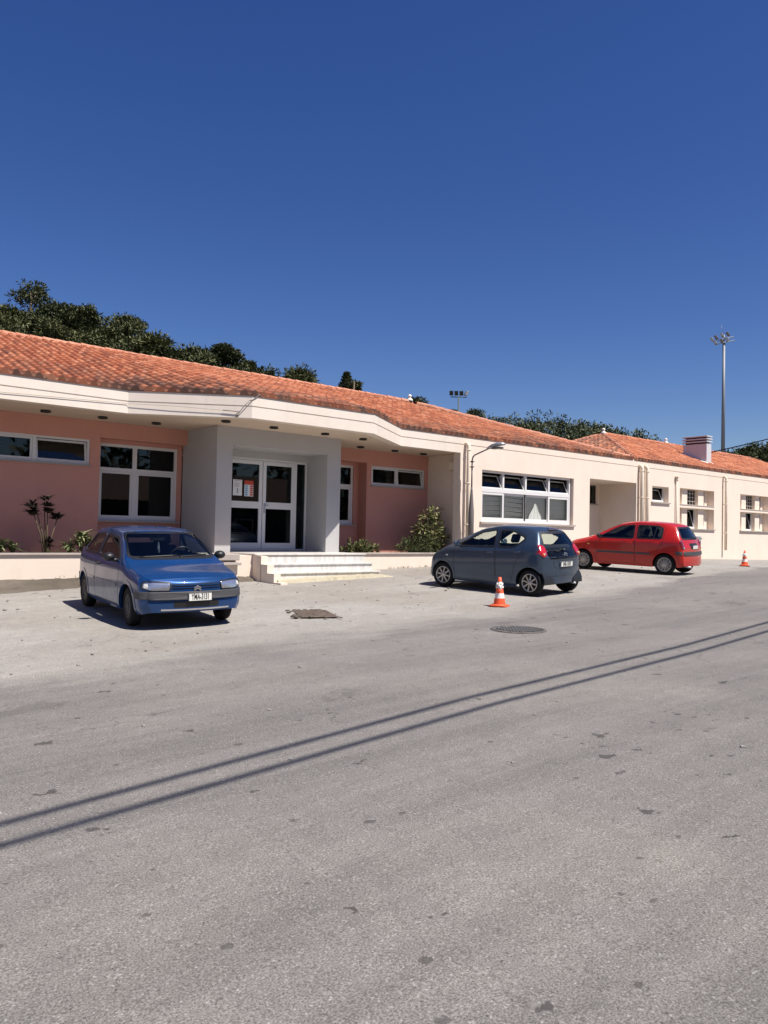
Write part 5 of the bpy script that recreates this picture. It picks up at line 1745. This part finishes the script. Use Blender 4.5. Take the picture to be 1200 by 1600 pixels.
for (k, (ax_, ay_, az_)) in enumerate([(-.85, .45, 21.1), (-.30, .1, 21.35), (.25, -.2, 21.6), (-.55, .55, 21.75), (0.0, .2, 22.0), (.5, -.15, 22.15), (-1.0, .75, 21.5)]):
    b = MB(); fan(b, ax_, ay_, az_, R(200), .62, .34, .26); b.build('floodlight', m_lampgrey if k % 2 else m_steel, mp)
fp = empty('floodlight_pole', (42.6, 42.3, 0.45)); tag(fp, 'slim dark floodlight pole with four lamps above the main roof', 'light mast')
m_darkpole = mat('dark_green_pole', (0.05, 0.075, 0.08), 0.6)
b = MB(); b.tube([(0, 0, 0), (0, 0, 11.9)], [.10, .06], 12); b.bbox(-.08, .08, -.06, .06, 9.7, 10.4, .02); b.build('pole', m_darkpole, fp)
b = MB(); b.tube([(-.50, .41, 11.85), (.50, -.41, 11.85)], .04, 8); b.build('crossarm', m_darkpole, fp)
for k in range(4):
    f = -0.46 + k * 0.31
    b = MB(); fan(b, f * .98, -f * .80, 12.15, R(-45) if k < 3 else R(70), .30, .36, .20); b.build('floodlight', m_black if k < 3 else m_mast, fp)

# ------------------------------------------------------------------ ironwork in the street
mh = empty('manhole_cover', (8.85, 7.46, gz(8.85, 7.46) + 0.008)); tag(mh, 'round cast iron manhole cover set in the grey road', 'manhole cover')
m_iron = mat('cast_iron', (0.075, 0.07, 0.066), 0.75, 0.2)
t = NT(m_iron); t.col(t.mix(t.ramp(t.noise(t.coord(), 12, 5, 0.7), [(0.35, 0.0), (0.65, 1.0)]), (0.05, 0.046, 0.042), (0.15, 0.135, 0.12)))
b = MB(); b.lathe([(0.0, 0.002), (0.33, 0.002), (0.335, 0.004)], 40); b.build('cover', m_iron, mh)
b = MB(); b.lathe([(0.345, 0.0), (0.35, 0.012), (0.40, 0.012), (0.415, 0.0)], 40); b.build('frame', m_iron, mh)
b = MB()
for i in range(-5, 6):
    for j in range(-5, 6):
        if i * i + j * j < 26: b.bbox(i * .06 - .020, i * .06 + .020, j * .06 - .020, j * .06 + .020, 0.002, 0.014, .004)
b.build('stud_pattern', mat('worn_iron', (0.12, 0.115, 0.11), 0.6, 0.3), mh)
dg = empty('drain_cover', (7.30, 10.50, gz(7.3, 10.5) + 0.008), (0, 0, R(-24))); tag(dg, 'rusty rectangular drain cover with broken concrete edge before the steps', 'drain cover')
dg.scale = (.82, .82, 1)
m_rust = mat('rusty_steel', (0.10, 0.075, 0.06), 0.85)
t = NT(m_rust); t.col(t.mix(t.ramp(t.noise(t.coord(), 9, 6, 0.75), [(0.35, 0.0), (0.65, 1.0)]), (0.075, 0.058, 0.048), (0.19, 0.145, 0.11)))
b = MB(); b.bbox(-.36, .36, -.62, .62, 0.0, 0.012, .004)
for k in range(9): b.box(-.33, .33, -.55 + k * .135, -.50 + k * .135, 0.012, 0.018)
b.build('cover', m_rust, dg)
b = MB(); rr = random.Random(12)
for k in range(46):
    a_ = rr.choice([0, 1, 1, 2])
    px, py = (-.42 + rr.uniform(-.10, .05), rr.uniform(-.65, .6)) if a_ == 1 else (rr.uniform(-.4, .3), .66 + rr.uniform(-.04, .10)) if a_ == 2 else (rr.uniform(-.55, .4), -.66 + rr.uniform(-.12, .04))
    q = rr.uniform(.012, .05)
    m = MB(); m.bbox(-q, q, -q * .7, q * .7, 0, q * .5, q * .18)
    an = rr.uniform(0, 6.28)
    b.add([(px + v[0] * math.cos(an) - v[1] * math.sin(an), py + v[0] * math.sin(an) + v[1] * math.cos(an), v[2] * rr.uniform(.9, 1.1)) for v in m.v], m.f)
b.build('broken_edge', m_foot, dg)
# litter and stones scattered on the asphalt
b = MB(); rr = random.Random(21)
for k in range(420):
    x = rr.uniform(2.0, 22); y = rr.uniform(2.0, 16)
    if y > 9.5 or rr.random() < .45:
        q = rr.uniform(.006, .020) * (1.5 if y > 12 else 1)
        m = MB(); m.bbox(-q, q, -q * .7, q * .7, -q * .1, q * .7, q * .25)
        an = rr.uniform(0, 6.28)
        b.add([(x + v[0] * math.cos(an) - v[1] * math.sin(an), y + v[0] * math.sin(an) + v[1] * math.cos(an), gz(x, y) + 0.006 + v[2]) for v in m.v], m.f)
tag(b.build('loose_stones', m_ground, None), kind='stuff')

# ------------------------------------------------------------------ overhead wires
def wire(label, p0, p1, sag, rad, n=24, group=None):
    p0, p1 = Vector(p0), Vector(p1)
    b = MB(); b.tube([p0 + (p1 - p0) * (k / n) - Vector((0, 0, sag * 4 * (k / n) * (1 - k / n))) for k in range(n + 1)], rad, 6)
    return tag(b.build('overhead_cable', m_cable, None), label, 'cable', group)


HC = 8.0
kx, ky = SUN_DIR.x / math.tan(SUN_EL), SUN_DIR.y / math.tan(SUN_EL)


def shadow_wire(label, g0, g1):
    """a cable whose shadow runs along the street through two ground points"""
    d = Vector((g1[0] - g0[0], g1[1] - g0[1], 0)).normalized()
    a = Vector((g0[0], g0[1], 0)) - d * 16; c = Vector((g1[0], g1[1], 0)) + d * 14
    off = Vector((kx * HC, ky * HC, HC + 0.2))
    return wire(label, a + off, c + off, 0.10, 0.031, 30, 'cables along the street'), a + off, c + off


w1, a1, c1 = shadow_wire('thick overhead cable along the street, the one nearer the building', (1.08, 4.36), (12.95, 5.65))
w2, a2, c2 = shadow_wire('thick overhead cable along the street, the one farther from the building', (1.01, 4.07), (11.95, 5.20))
for (p, lb) in ((a1, 'wooden utility pole carrying the street cables at the left end'), (c1, 'wooden utility pole carrying the street cables at the right end')):
    up_ = empty('utility_pole', (p.x, p.y - .25, gz(p.x, p.y))); tag(up_, lb, 'utility pole')
    b = MB(); b.tube([(0, 0, 0), (0, 0, 8.6)], [.14, .10], 14); b.build('pole', m_wood, up_)
    b = MB(); b.box(-.05, .05, -.7, .7, 8.0 - gz(p.x, p.y) + .02, 8.0 - gz(p.x, p.y) + .13); b.build('crossarm', m_wood, up_)
up_ = empty('utility_pole', (62.8, 21.6, 0.45)); tag(up_, 'wooden utility pole beyond the right end of the cream building', 'utility pole')
b = MB(); b.tube([(0, 0, 0), (0, 0, 11.2)], [.16, .11], 14); b.build('pole', m_wood, up_)
b = MB(); b.tube([(-.2, 0, 10.9), (.2, 0, 10.9)], .04, 8); b.build('bracket', m_steel, up_)
wire('black service cable rising to the right from behind the chimney', (38.7, 20.46, 6.06), (62.8, 21.6, 10.95), 0.12, 0.034)

# ------------------------------------------------------------------ the house across the street (seen only in the window panes)
oh = empty('opposite_house', (0, 0, 0)); tag(oh, 'cream house with tiled roof across the street, reflected in the dark windows', 'house')
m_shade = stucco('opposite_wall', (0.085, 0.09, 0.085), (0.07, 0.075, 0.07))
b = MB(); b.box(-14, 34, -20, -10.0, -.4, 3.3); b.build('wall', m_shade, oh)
b = MB()
vs, fs, = [], []
nx_, ny_ = 480, 20
for i in range(nx_ + 1):
    for j in range(ny_ + 1):
        x = -14.6 + 49.2 * i / nx_; f = j / ny_
        vs.append((x, -9.2 - 5.8 * f, 3.25 + 2.3 * f + .05 * abs(math.sin(x * math.pi / .5)) + .03 * ((j + 1) % 2)))
for i in range(nx_):
    for j in range(ny_): fs.append((i * (ny_ + 1) + j, (i + 1) * (ny_ + 1) + j, (i + 1) * (ny_ + 1) + j + 1, i * (ny_ + 1) + j + 1))
b.add(vs, fs); b.quad((-14.6, -15, 5.55), (34.6, -15, 5.55), (34.6, -20.8, 3.25), (-14.6, -20.8, 3.25))
b.add([(-14.4, -9.3, 3.25), (-14.4, -20.7, 3.25), (-14.4, -15, 5.5)], [(0, 1, 2)]); b.add([(34.4, -9.3, 3.25), (34.4, -20.7, 3.25), (34.4, -15, 5.5)], [(0, 1, 2)])
m_oldtile = mat('old_dark_tiles', (0.13, 0.065, 0.045), 0.85)
b.build('roof', m_oldtile, oh)
for k in range(9):
    x = -11 + k * 5.2
    wn_ = MB(); wn_.box(x, x + 1.4, -9.99, -9.94, .9, 2.3); wo = wn_.build('window', m_alu, oh)
    wn_ = MB(); wn_.box(x + .08, x + 1.32, -9.94, -9.93, .98, 2.22); wn_.build('pane', m_dark, wo)

# ------------------------------------------------------------------ vegetation
def leafmat(name, dark, mid, light):
    m = mat(name, mid, 0.65, spec=0.25)
    t = NT(m)
    at = t.n('ShaderNodeAttribute', attribute_name='tone')
    oi = t.n('ShaderNodeObjectInfo')
    ad = t.math('ADD', at.outputs['Fac'], t.math('MULTIPLY_ADD', oi.outputs['Random'], 0.36, -0.16))
    t.col(t.ramp(ad, [(0.0, dark), (0.5, mid), (1.0, light)]))
    return m


m_pine = leafmat('pine_foliage', (0.022, 0.030, 0.013), (0.070, 0.082, 0.034), (0.15, 0.155, 0.065))
m_scrub = leafmat('scrub_foliage', (0.040, 0.052, 0.024), (0.115, 0.130, 0.060), (0.27, 0.26, 0.17))
m_bush = leafmat('bush_foliage', (0.025, 0.034, 0.012), (0.070, 0.085, 0.028), (0.21, 0.20, 0.085))
m_agave = leafmat('strap_leaf_foliage', (0.05, 0.07, 0.025), (0.12, 0.145, 0.06), (0.28, 0.29, 0.15))
m_maroon = leafmat('dark_rosette_foliage', (0.016, 0.014, 0.012), (0.03, 0.025, 0.02), (0.06, 0.05, 0.035))
m_bark = mat('bark', (0.12, 0.085, 0.06), 0.9)
m_stem = mat('green_brown_stem', (0.11, 0.085, 0.05), 0.8)


class Leaves:
    def __init__(s): s.v = []; s.f = []; s.t = []

    def leaf(s, p, d, up, ln, w_, tone, bend=0.0):
        """one pointed leaf (two quads) from p along d"""
        d = d.normalized(); sd = d.cross(up)
        if sd.length < 1e-6: sd = d.orthogonal()
        sd.normalize(); nn = sd.cross(d)
        b = len(s.v)
        m = p + d * ln * .5 + nn * bend * ln * .25
        e = p + d * ln - nn * bend * ln * .5
        s.v += [p - sd * w_ * .15, p + sd * w_ * .15, m + sd * w_ * .5, m - sd * w_ * .5, e]
        s.f += [(b, b + 1, b + 2, b + 3), (b + 3, b + 2, b + 4)]
        s.t += [tone] * 5

    def clump(s, c, r, n, ln, w_, tone, rr, flat=.75, spread=.25):
        for k in range(n):
            v = Vector((rr.gauss(0, 1), rr.gauss(0, 1), rr.gauss(0, 1) * flat))
            v.normalize()
            p = c + Vector((v.x * r, v.y * r, v.z * r * flat)) * rr.uniform(.45, 1.05)
            d = (v + Vector((rr.uniform(-1, 1), rr.uniform(-1, 1), rr.uniform(-.6, 1))) * .8)
            s.leaf(p, d, Vector((rr.uniform(-1, 1), rr.uniform(-1, 1), 1)), ln * rr.uniform(.6, 1.3), w_ * rr.uniform(.7, 1.3), min(1, max(0, tone + rr.uniform(-spread, spread))))

    def build(s, name, m, parent=None):
        me = bpy.data.meshes.new(name)
        me.from_pydata([tuple(p) for p in s.v], [], s.f)
        a = me.attributes.new('tone', 'FLOAT', 'POINT'); a.data.foreach_set('value', s.t)
        me.materials.append(m); me.update()
        o = bpy.data.objects.new(name, me); COL.objects.link(o)
        if parent is not None: o.parent = parent
        return o


def pine(name, h, cr, seed, m, kind='round', leaf=(.26, .11), dens=1.6):
    """prototype tree with its base at the origin"""
    rr = random.Random(seed)
    root = empty(name)
    b = MB()
    lean = Vector((rr.uniform(-.08, .08), rr.uniform(-.08, .08), 1)) * h
    b.tube([Vector((0, 0, -1.5)), lean * .3, lean * .6, lean * .92], [.028 * h, .022 * h, .014 * h, .005 * h], 8)
    L = Leaves()
    if kind == 'round':
        n_ = int(26 * dens)
        for k in range(n_):
            a = k * 2.4 + rr.uniform(-.4, .4); f = rr.uniform(0.0, 1.0)
            z = h * (.34 + .62 * f)
            env = math.sin(math.pi * min(1, .22 + .78 * f)) ** .7 if f > .1 else .8
            rad_ = cr * env * rr.uniform(.25, 1.0)
            c = Vector((rad_ * math.cos(a), rad_ * math.sin(a), z)) + lean * .05
            b.tube([lean * (z / h * .8), (lean * (z / h * .8) + c) / 2 + Vector((0, 0, .1)), c], [.007 * h, .005 * h, .002 * h], 5)
            tone = .30 + .40 * rr.random() ** 1.3
            cs = cr * rr.uniform(.26, .44)
            L.clump(c, cs, int(150 * dens), leaf[0], leaf[1], tone, rr, .62)
            for q in range(2):
                L.clump(c + Vector((rr.uniform(-1, 1), rr.uniform(-1, 1), rr.uniform(-.3, .6))) * cs * .9, cs * .5, int(50 * dens), leaf[0], leaf[1], tone + .1, rr, .7)
    else:   # conifer with tiers
        nt_ = 34
        for k in range(nt_):
            f = k / (nt_ - 1)
            z = h * (.12 + .86 * f)
            rad_ = cr * (1 - f) ** .85 + .05
            for q in range(7):
                a = q * 2 * math.pi / 7 + k * .7 + rr.uniform(-.2, .2)
                ln_ = rad_ * rr.uniform(.7, 1.1)
                c = Vector((math.cos(a), math.sin(a), .18)) * ln_ + Vector((0, 0, z))
                b.tube([Vector((0, 0, z)), c], [.006 * h, .002 * h], 5)
                for w_ in range(4):
                    L.clump(Vector((0, 0, z)).lerp(c, .35 + .2 * w_), .17 * (1.2 - w_ * .2), 22, leaf[0] * .6, leaf[1] * .8, .25 + .35 * rr.random(), rr, .5)
    b.build('trunk', m_bark, root)
    L.build('crown', m, root)
    return root


def put(src, used, x, y, z, sc, rz, label, cat, group=None):
    o = src if src not in used else copy_tree(src)
    used.append(src)
    o.location = (x, y, z); o.scale = (sc, sc, sc); o.rotation_euler = (0, 0, rz)
    for k in ('label', 'category', 'group'):
        if k in o: del o[k]
    tag(o, label, cat, group)
    return o


# wooded hill on the left -------------------------------------------
def dirv(px_x):
    """horizontal direction at a given bearing (degrees from the facade direction)"""
    return Vector((math.cos(R(px_x)), math.sin(R(px_x)), 0))


def hill(name, b0, b1, d0, d1, crest, m, seed, n1=60, n2=16):
    """terrain ridge over bearings b0..b1 (deg), rising from d0 to the crest at d1 and falling behind"""
    rr = random.Random(seed); vs, fs = [], []
    for i in range(n1 + 1):
        be = b0 + (b1 - b0) * i / n1
        hc = crest(be)
        for j in range(n2 + 1):
            f = j / n2
            d = d0 + (d1 - d0) * f * 1.5
            g_ = f * 1.5
            z = hc * (math.sin(min(g_, 1.0) * math.pi / 2) ** 1.2) if g_ <= 1 else hc * max(0, 1 - (g_ - 1) * .5)
            v = dirv(be) * d
            vs.append((v.x, v.y, z + rr.uniform(-.25, .25) - .6))
    for i in range(n1):
        for j in range(n2): fs.append((i * (n2 + 1) + j, (i + 1) * (n2 + 1) + j, (i + 1) * (n2 + 1) + j + 1, i * (n2 + 1) + j + 1))
    b = MB(); b.add(vs, fs, True)
    return tag(b.build(name, m, None), kind='structure')


m_hill = mat('hillside_earth', (0.06, 0.06, 0.03), 0.95)
t = NT(m_hill); t.col(t.mix(t.ramp(t.noise(t.coord(), .5, 6, .7), [(.4, 0.0), (.62, 1.0)]), (0.035, 0.04, 0.018), (0.12, 0.10, 0.06)))
# silhouette heights (m above eye) by bearing, taken at 70 m
SILB = [57, 59.7, 61, 62.4, 63.4, 64.2, 66.5, 68.6, 70.3, 72.8, 74.4, 76.8, 79.7, 84, 90]
SILH = [12.6, 14.7, 15.3, 16.2, 15.2, 16.0, 17.6, 18.1, 18.3, 19.2, 19.4, 18.0, 17.7, 17.5, 17.0]
crestL = lambda be: float(np.interp(be, SILB, SILH)) - 5.5
hill('left_hill', 57.5, 92, 38, 66, lambda be: max(1.0, crestL(be)), m_hill, 3)

protos = [pine('pine_tree', 6.2, 2.3, 11, m_pine), pine('pine_tree', 5.4, 2.5, 12, m_pine), pine('pine_tree', 6.8, 2.1, 13, m_pine), pine('pine_tree', 5.0, 2.2, 14, m_pine)]
used = []
rr = random.Random(5)
gl = 'pines on the wooded hill behind the left roof'
lbl = 'dense dark green pine among others on the wooded hill behind the left roof'
# crest row
be = 59.6; k = 0
while be < 91:
    top = float(np.interp(be, SILB, SILH)) + 1.0
    d = rr.uniform(60, 68)
    src = rr.choice(protos); hh = {0: 6.2, 1: 5.4, 2: 6.8, 3: 5.0}[protos.index(src)]
    sc = rr.uniform(.85, 1.15)
    v = dirv(be) * d
    put(src, used, v.x, v.y, top * d / 70 - hh * sc + rr.uniform(-1.1, .45), sc, rr.uniform(0, 6.28), lbl, 'pine tree', gl)
    be += rr.uniform(1.2, 1.9)
for row, (dmean, drop) in enumerate(((57, 2.6), (51, 5.0), (46, 7.4))):
    be = 61.0 + row * 1.5
    while be < 91:
        top = (float(np.interp(be, SILB, SILH)) + 1.6 - drop) * dmean / 70 + .3
        src = rr.choice(protos); hh = {0: 6.2, 1: 5.4, 2: 6.8, 3: 5.0}[protos.index(src)]
        sc = rr.uniform(.75, 1.05)
        v = dirv(be) * (dmean + rr.uniform(-2, 2))
        put(src, used, v.x, v.y, top - hh * sc + rr.uniform(-.5, .5), sc, rr.uniform(0, 6.28), lbl, 'pine tree', gl)
        be += rr.uniform(1.8, 2.6)
# tall umbrella-like pine breaking the skyline
v = dirv(75.0) * 66
t_ = pine('pine_tree', 7.5, 2.4, 31, m_pine, dens=.8); t_.location = (v.x, v.y, 20.3 - 7.5); tag(t_, 'tallest pine breaking the skyline of the left hill', 'pine tree')
for (bb, top, h_, cr_, sd, lb) in ((62.3, 16.6, 6.5, 1.9, 61, 'broad round pine standing apart right of the left hill'), (60.6, 15.5, 6.0, 1.3, 62, 'smaller pine right of the broad round pine on the slope'), (59.4, 14.6, 5.5, .9, 63, 'smallest pine at the right foot of the left hill')):
    v = dirv(bb) * 65
    o = pine('pine_tree', h_, cr_, sd, m_pine); o.location = (v.x, v.y, top - h_); tag(o, lb, 'pine tree')
# lone trees above the main roof
for (xx, yy, top, h_, cr_, kind, lb, sd, m) in ((33.0, 50.1, 13.9, 9.0, 2.2, 'round', 'lone ragged dark pine above the roof left of the conifer', 41, m_pine), (35.9, 48.0, 14.15, 10.5, 3.4, 'tier', 'lone pointed conifer rising above the main roof', 42, m_pine),
        (36.9, 48.2, 13.3, 8.0, .8, 'round', 'narrow dark tree touching the pointed conifer', 43, m_pine), (51.2, 57.2, 14.7, 9.0, 1.9, 'round', 'small round tree showing above the ridge by the finial', 44, m_pine), (60, 57.2, 14.6, 10.0, 2.6, 'round', 'round bushy tree just right of the slim floodlight pole', 45, m_pine), (57.2, 57.6, 14.6, 9.0, 0.9, 'round', 'thin tree top just left of the slim floodlight pole', 46, m_pine)):
    o = pine('pine_tree' if kind == 'round' else 'conifer_tree', h_, cr_, sd, m, kind, leaf=(.30, .09))
    o.location = (xx, yy, top - h_); tag(o, lb, 'tree')

# far wooded hill on the right: reads as one mass -------------------
FB = [20, 24, 26.0, 29.2, 31.8, 34.5, 37.6, 39.9, 42.7, 43.9, 46]
FH = [10.2, 10.9, 11.0, 13.2, 15.3, 16.9, 17.9, 18.4, 17.6, 17.0, 15.0]
hill('right_hill', 14, 49, 75, 118, lambda be: float(np.interp(be, FB, FH)) - 3.2, m_hill, 8, 90, 16)
L = Leaves(); rr = random.Random(17)
for k in range(430):
    be = rr.uniform(19, 46.5); f = rr.random() ** .7
    d = 88 + 28 * f
    top = float(np.interp(be, FB, FH)) * (.56 + .44 * f) * (d / 120) + 1.2 + rr.uniform(-.5, .7)
    v = dirv(be) * d
    c = Vector((v.x, v.y, top))
    pale = .75 if rr.random() < (.30 if 34 < be < 39 else .10) else .34
    r_ = rr.uniform(.9, 1.9)
    for q in range(5):
        L.clump(c + Vector((rr.uniform(-1, 1) * r_, rr.uniform(-1, 1) * r_, rr.uniform(-1.3, .3) * r_)), r_ * rr.uniform(.45, .8), 44, .50, .17, pale + rr.uniform(-.14, .14), rr, .75)
tag(L.build('far_wood', m_scrub, None), kind='stuff')
# trees at the right edge, beyond the cream building
for (be, d, top, h_, cr_, sd) in ((26.2, 100, 11.3, 8, 3.0, 51), (24.6, 98, 11.7, 8, 3.2, 52), (23.0, 96, 11.9, 8, 3.4, 53)):
    v = dirv(be) * d
    o = pine('pine_tree', h_, cr_, sd, m_pine, leaf=(.42, .14)); o.location = (v.x, v.y, top - h_)
    tag(o, 'dark pine in the clump beyond the right end of the roof', 'pine tree', 'pines beyond the right end of the roof')


# planter plants -----------------------------------------------------
def rosette(L, c, n, ln, w_, rr, up=.8, tone=.5, bend=.6):
    for k in range(n):
        a = rr.uniform(0, 6.28)
        d = Vector((math.cos(a), math.sin(a), up * rr.uniform(.4, 2.2)))
        L.leaf(c + Vector((rr.uniform(-.03, .03), rr.uniform(-.03, .03), 0)), d, Vector((0, 0, 1)), ln * rr.uniform(.65, 1.15), w_, min(1, max(0, tone + rr.uniform(-.3, .4))), bend)


def strap_plant(label, x, y, seed, heads, ln):
    rr = random.Random(seed); r_ = empty('strap_leaf_plant', (x, y, .95)); tag(r_, label, 'plant')
    L = Leaves(); b = MB()
    for (hx, hy, hz) in heads:
        b.tube([(hx * .6, hy * .6, -.05), (hx, hy, hz)], .018, 6)
        rosette(L, Vector((hx, hy, hz)), 42, ln, .055, rr)
    b.build('stem', m_stem, r_); L.build('leaves', m_agave, r_)


strap_plant('spiky strap-leaved plant at the left edge of the planter', 4.15, 17.5, 1, [(0, 0, .08), (-.3, .1, .10), (.25, .05, .06), (-.55, 0, .12), (-.15, .2, .2)], .42)
strap_plant('spiky strap-leaved plant behind the rear of the blue car', 5.80, 17.55, 2, [(0, 0, .16), (.22, .05, .10), (-.22, .05, .05), (.1, .15, .26), (.42, 0, .06)], .46)
rp = empty('rosette_shrub', (5.10, 17.75, .95)); tag(rp, 'thin-stemmed shrub with dark leaf rosettes against the pink wall', 'shrub')
rr = random.Random(9); b = MB(); L = Leaves()
for (x0, x1, z1, yy) in ((.02, -.22, 1.05, 0), (.02, -.02, 1.20, .06), (.05, .02, 1.02, -.05), (.08, .27, .86, .02), (-.02, -.30, .98, -.08), (.05, .03, .28, .05)):
    b.tube([(x0, 0, -.05), (x0 + (x1 - x0) * .3, yy * .5, z1 * .45), (x1, yy, z1)], [.016, .013, .009], 6)
    for q in range(5): rosette(L, Vector((x1 + rr.uniform(-.09, .09), yy + rr.uniform(-.06, .06), z1 + rr.uniform(-.14, .08))), 18, .21, .055, rr, .35, .4, .3)
b.build('stems', m_stem, rp); L.build('leaves', m_maroon, rp)


def bush(label, x, y, seed, clumps, leaf, tone, m=m_bush, name='garden_shrub'):
    rr = random.Random(seed); r_ = empty(name, (x, y, .95)); tag(r_, label, 'shrub')
    b = MB(); L = Leaves()
    for (cx, cy, cz, r0, n_) in clumps:
        b.tube([(cx * .2, cy * .2, -.06), (cx * .6, cy * .6, cz * .5), (cx, cy, cz)], [.02, .014, .006], 5)
        L.clump(Vector((cx, cy, cz)), r0, n_, leaf[0], leaf[1], tone, rr, .8, .35)
    b.build('stems', m_stem, r_); L.build('leaves', m, r_)


bush('low leafy green plant beside the white porch', 13.70, 17.55, 3, [(-.45, 0, .08, .18, 90), (-.15, .05, .18, .22, 130), (.2, 0, .20, .22, 130), (.5, 0, .10, .18, 90), (.05, -.1, .06, .25, 110)], (.15, .055), .55)
bush('tall variegated shrub in the corner behind the slate blue car', 16.75, 17.75, 4, [(.12, 0, 1.34, .18, 60), (-.12, .05, 1.14, .22, 80), (.28, .1, 1.05, .20, 70), (-.42, 0, .80, .24, 90), (0, -.05, .75, .32, 150), (.35, 0, .55, .3, 150), (-.2, 0, .42, .36, 180), (.25, 0, .2, .3, 130)], (.15, .06), .55)
bush('rounded dense green shrub in front of the variegated one', 15.95, 17.5, 5, [(-.35, 0, .22, .34, 260), (.1, 0, .32, .40, 330), (.5, .05, .28, .34, 260), (-.6, 0, .1, .24, 150), (.0, -.15, .12, .36, 230), (.75, 0, .15, .25, 130)], (.12, .03), .35)
# dry weeds along the coping and wall foot
L = Leaves(); rr = random.Random(6)
for k in range(60):
    x = rr.choice([rr.uniform(4.2, 5.6), rr.uniform(4.9, 5.4), rr.uniform(13, 17)]); c = Vector((x, 17.22 + rr.uniform(0, .3), .98))
    for q in range(3): L.leaf(c, Vector((rr.uniform(-.5, .5), rr.uniform(-.6, .2), 1)), Vector((1, 0, 0)), rr.uniform(.06, .22), .012, rr.uniform(.5, 1), .5)
for k in range(90):
    x = rr.choice([rr.uniform(4, 9.3), rr.uniform(12.8, 17)]); y = 16.55 + rr.uniform(-.3, .3) if x < 9.3 else 16.95
    c = Vector((x, y, gz(x, y) + (.15 if x < 9.3 else 0)))
    for q in range(4): L.leaf(c, Vector((rr.uniform(-.8, .8), rr.uniform(-.8, .2), .8)), Vector((1, 0, 0)), rr.uniform(.03, .10), .010, rr.uniform(.4, 1), .5)
tag(L.build('dry_weeds', m_agave, None), kind='stuff')

# dark trees behind the house across the street (they darken the reflections)
L = Leaves(); rr = random.Random(33)
for k in range(150):
    c = Vector((rr.uniform(-30, 60), rr.uniform(-34, -26), rr.uniform(1.0, 12.0)))
    L.clump(c, rr.uniform(1.6, 2.8), 60, 1.1, .55, .35, rr, .8)
tag(L.build('opposite_wood', m_pine, None), kind='stuff')
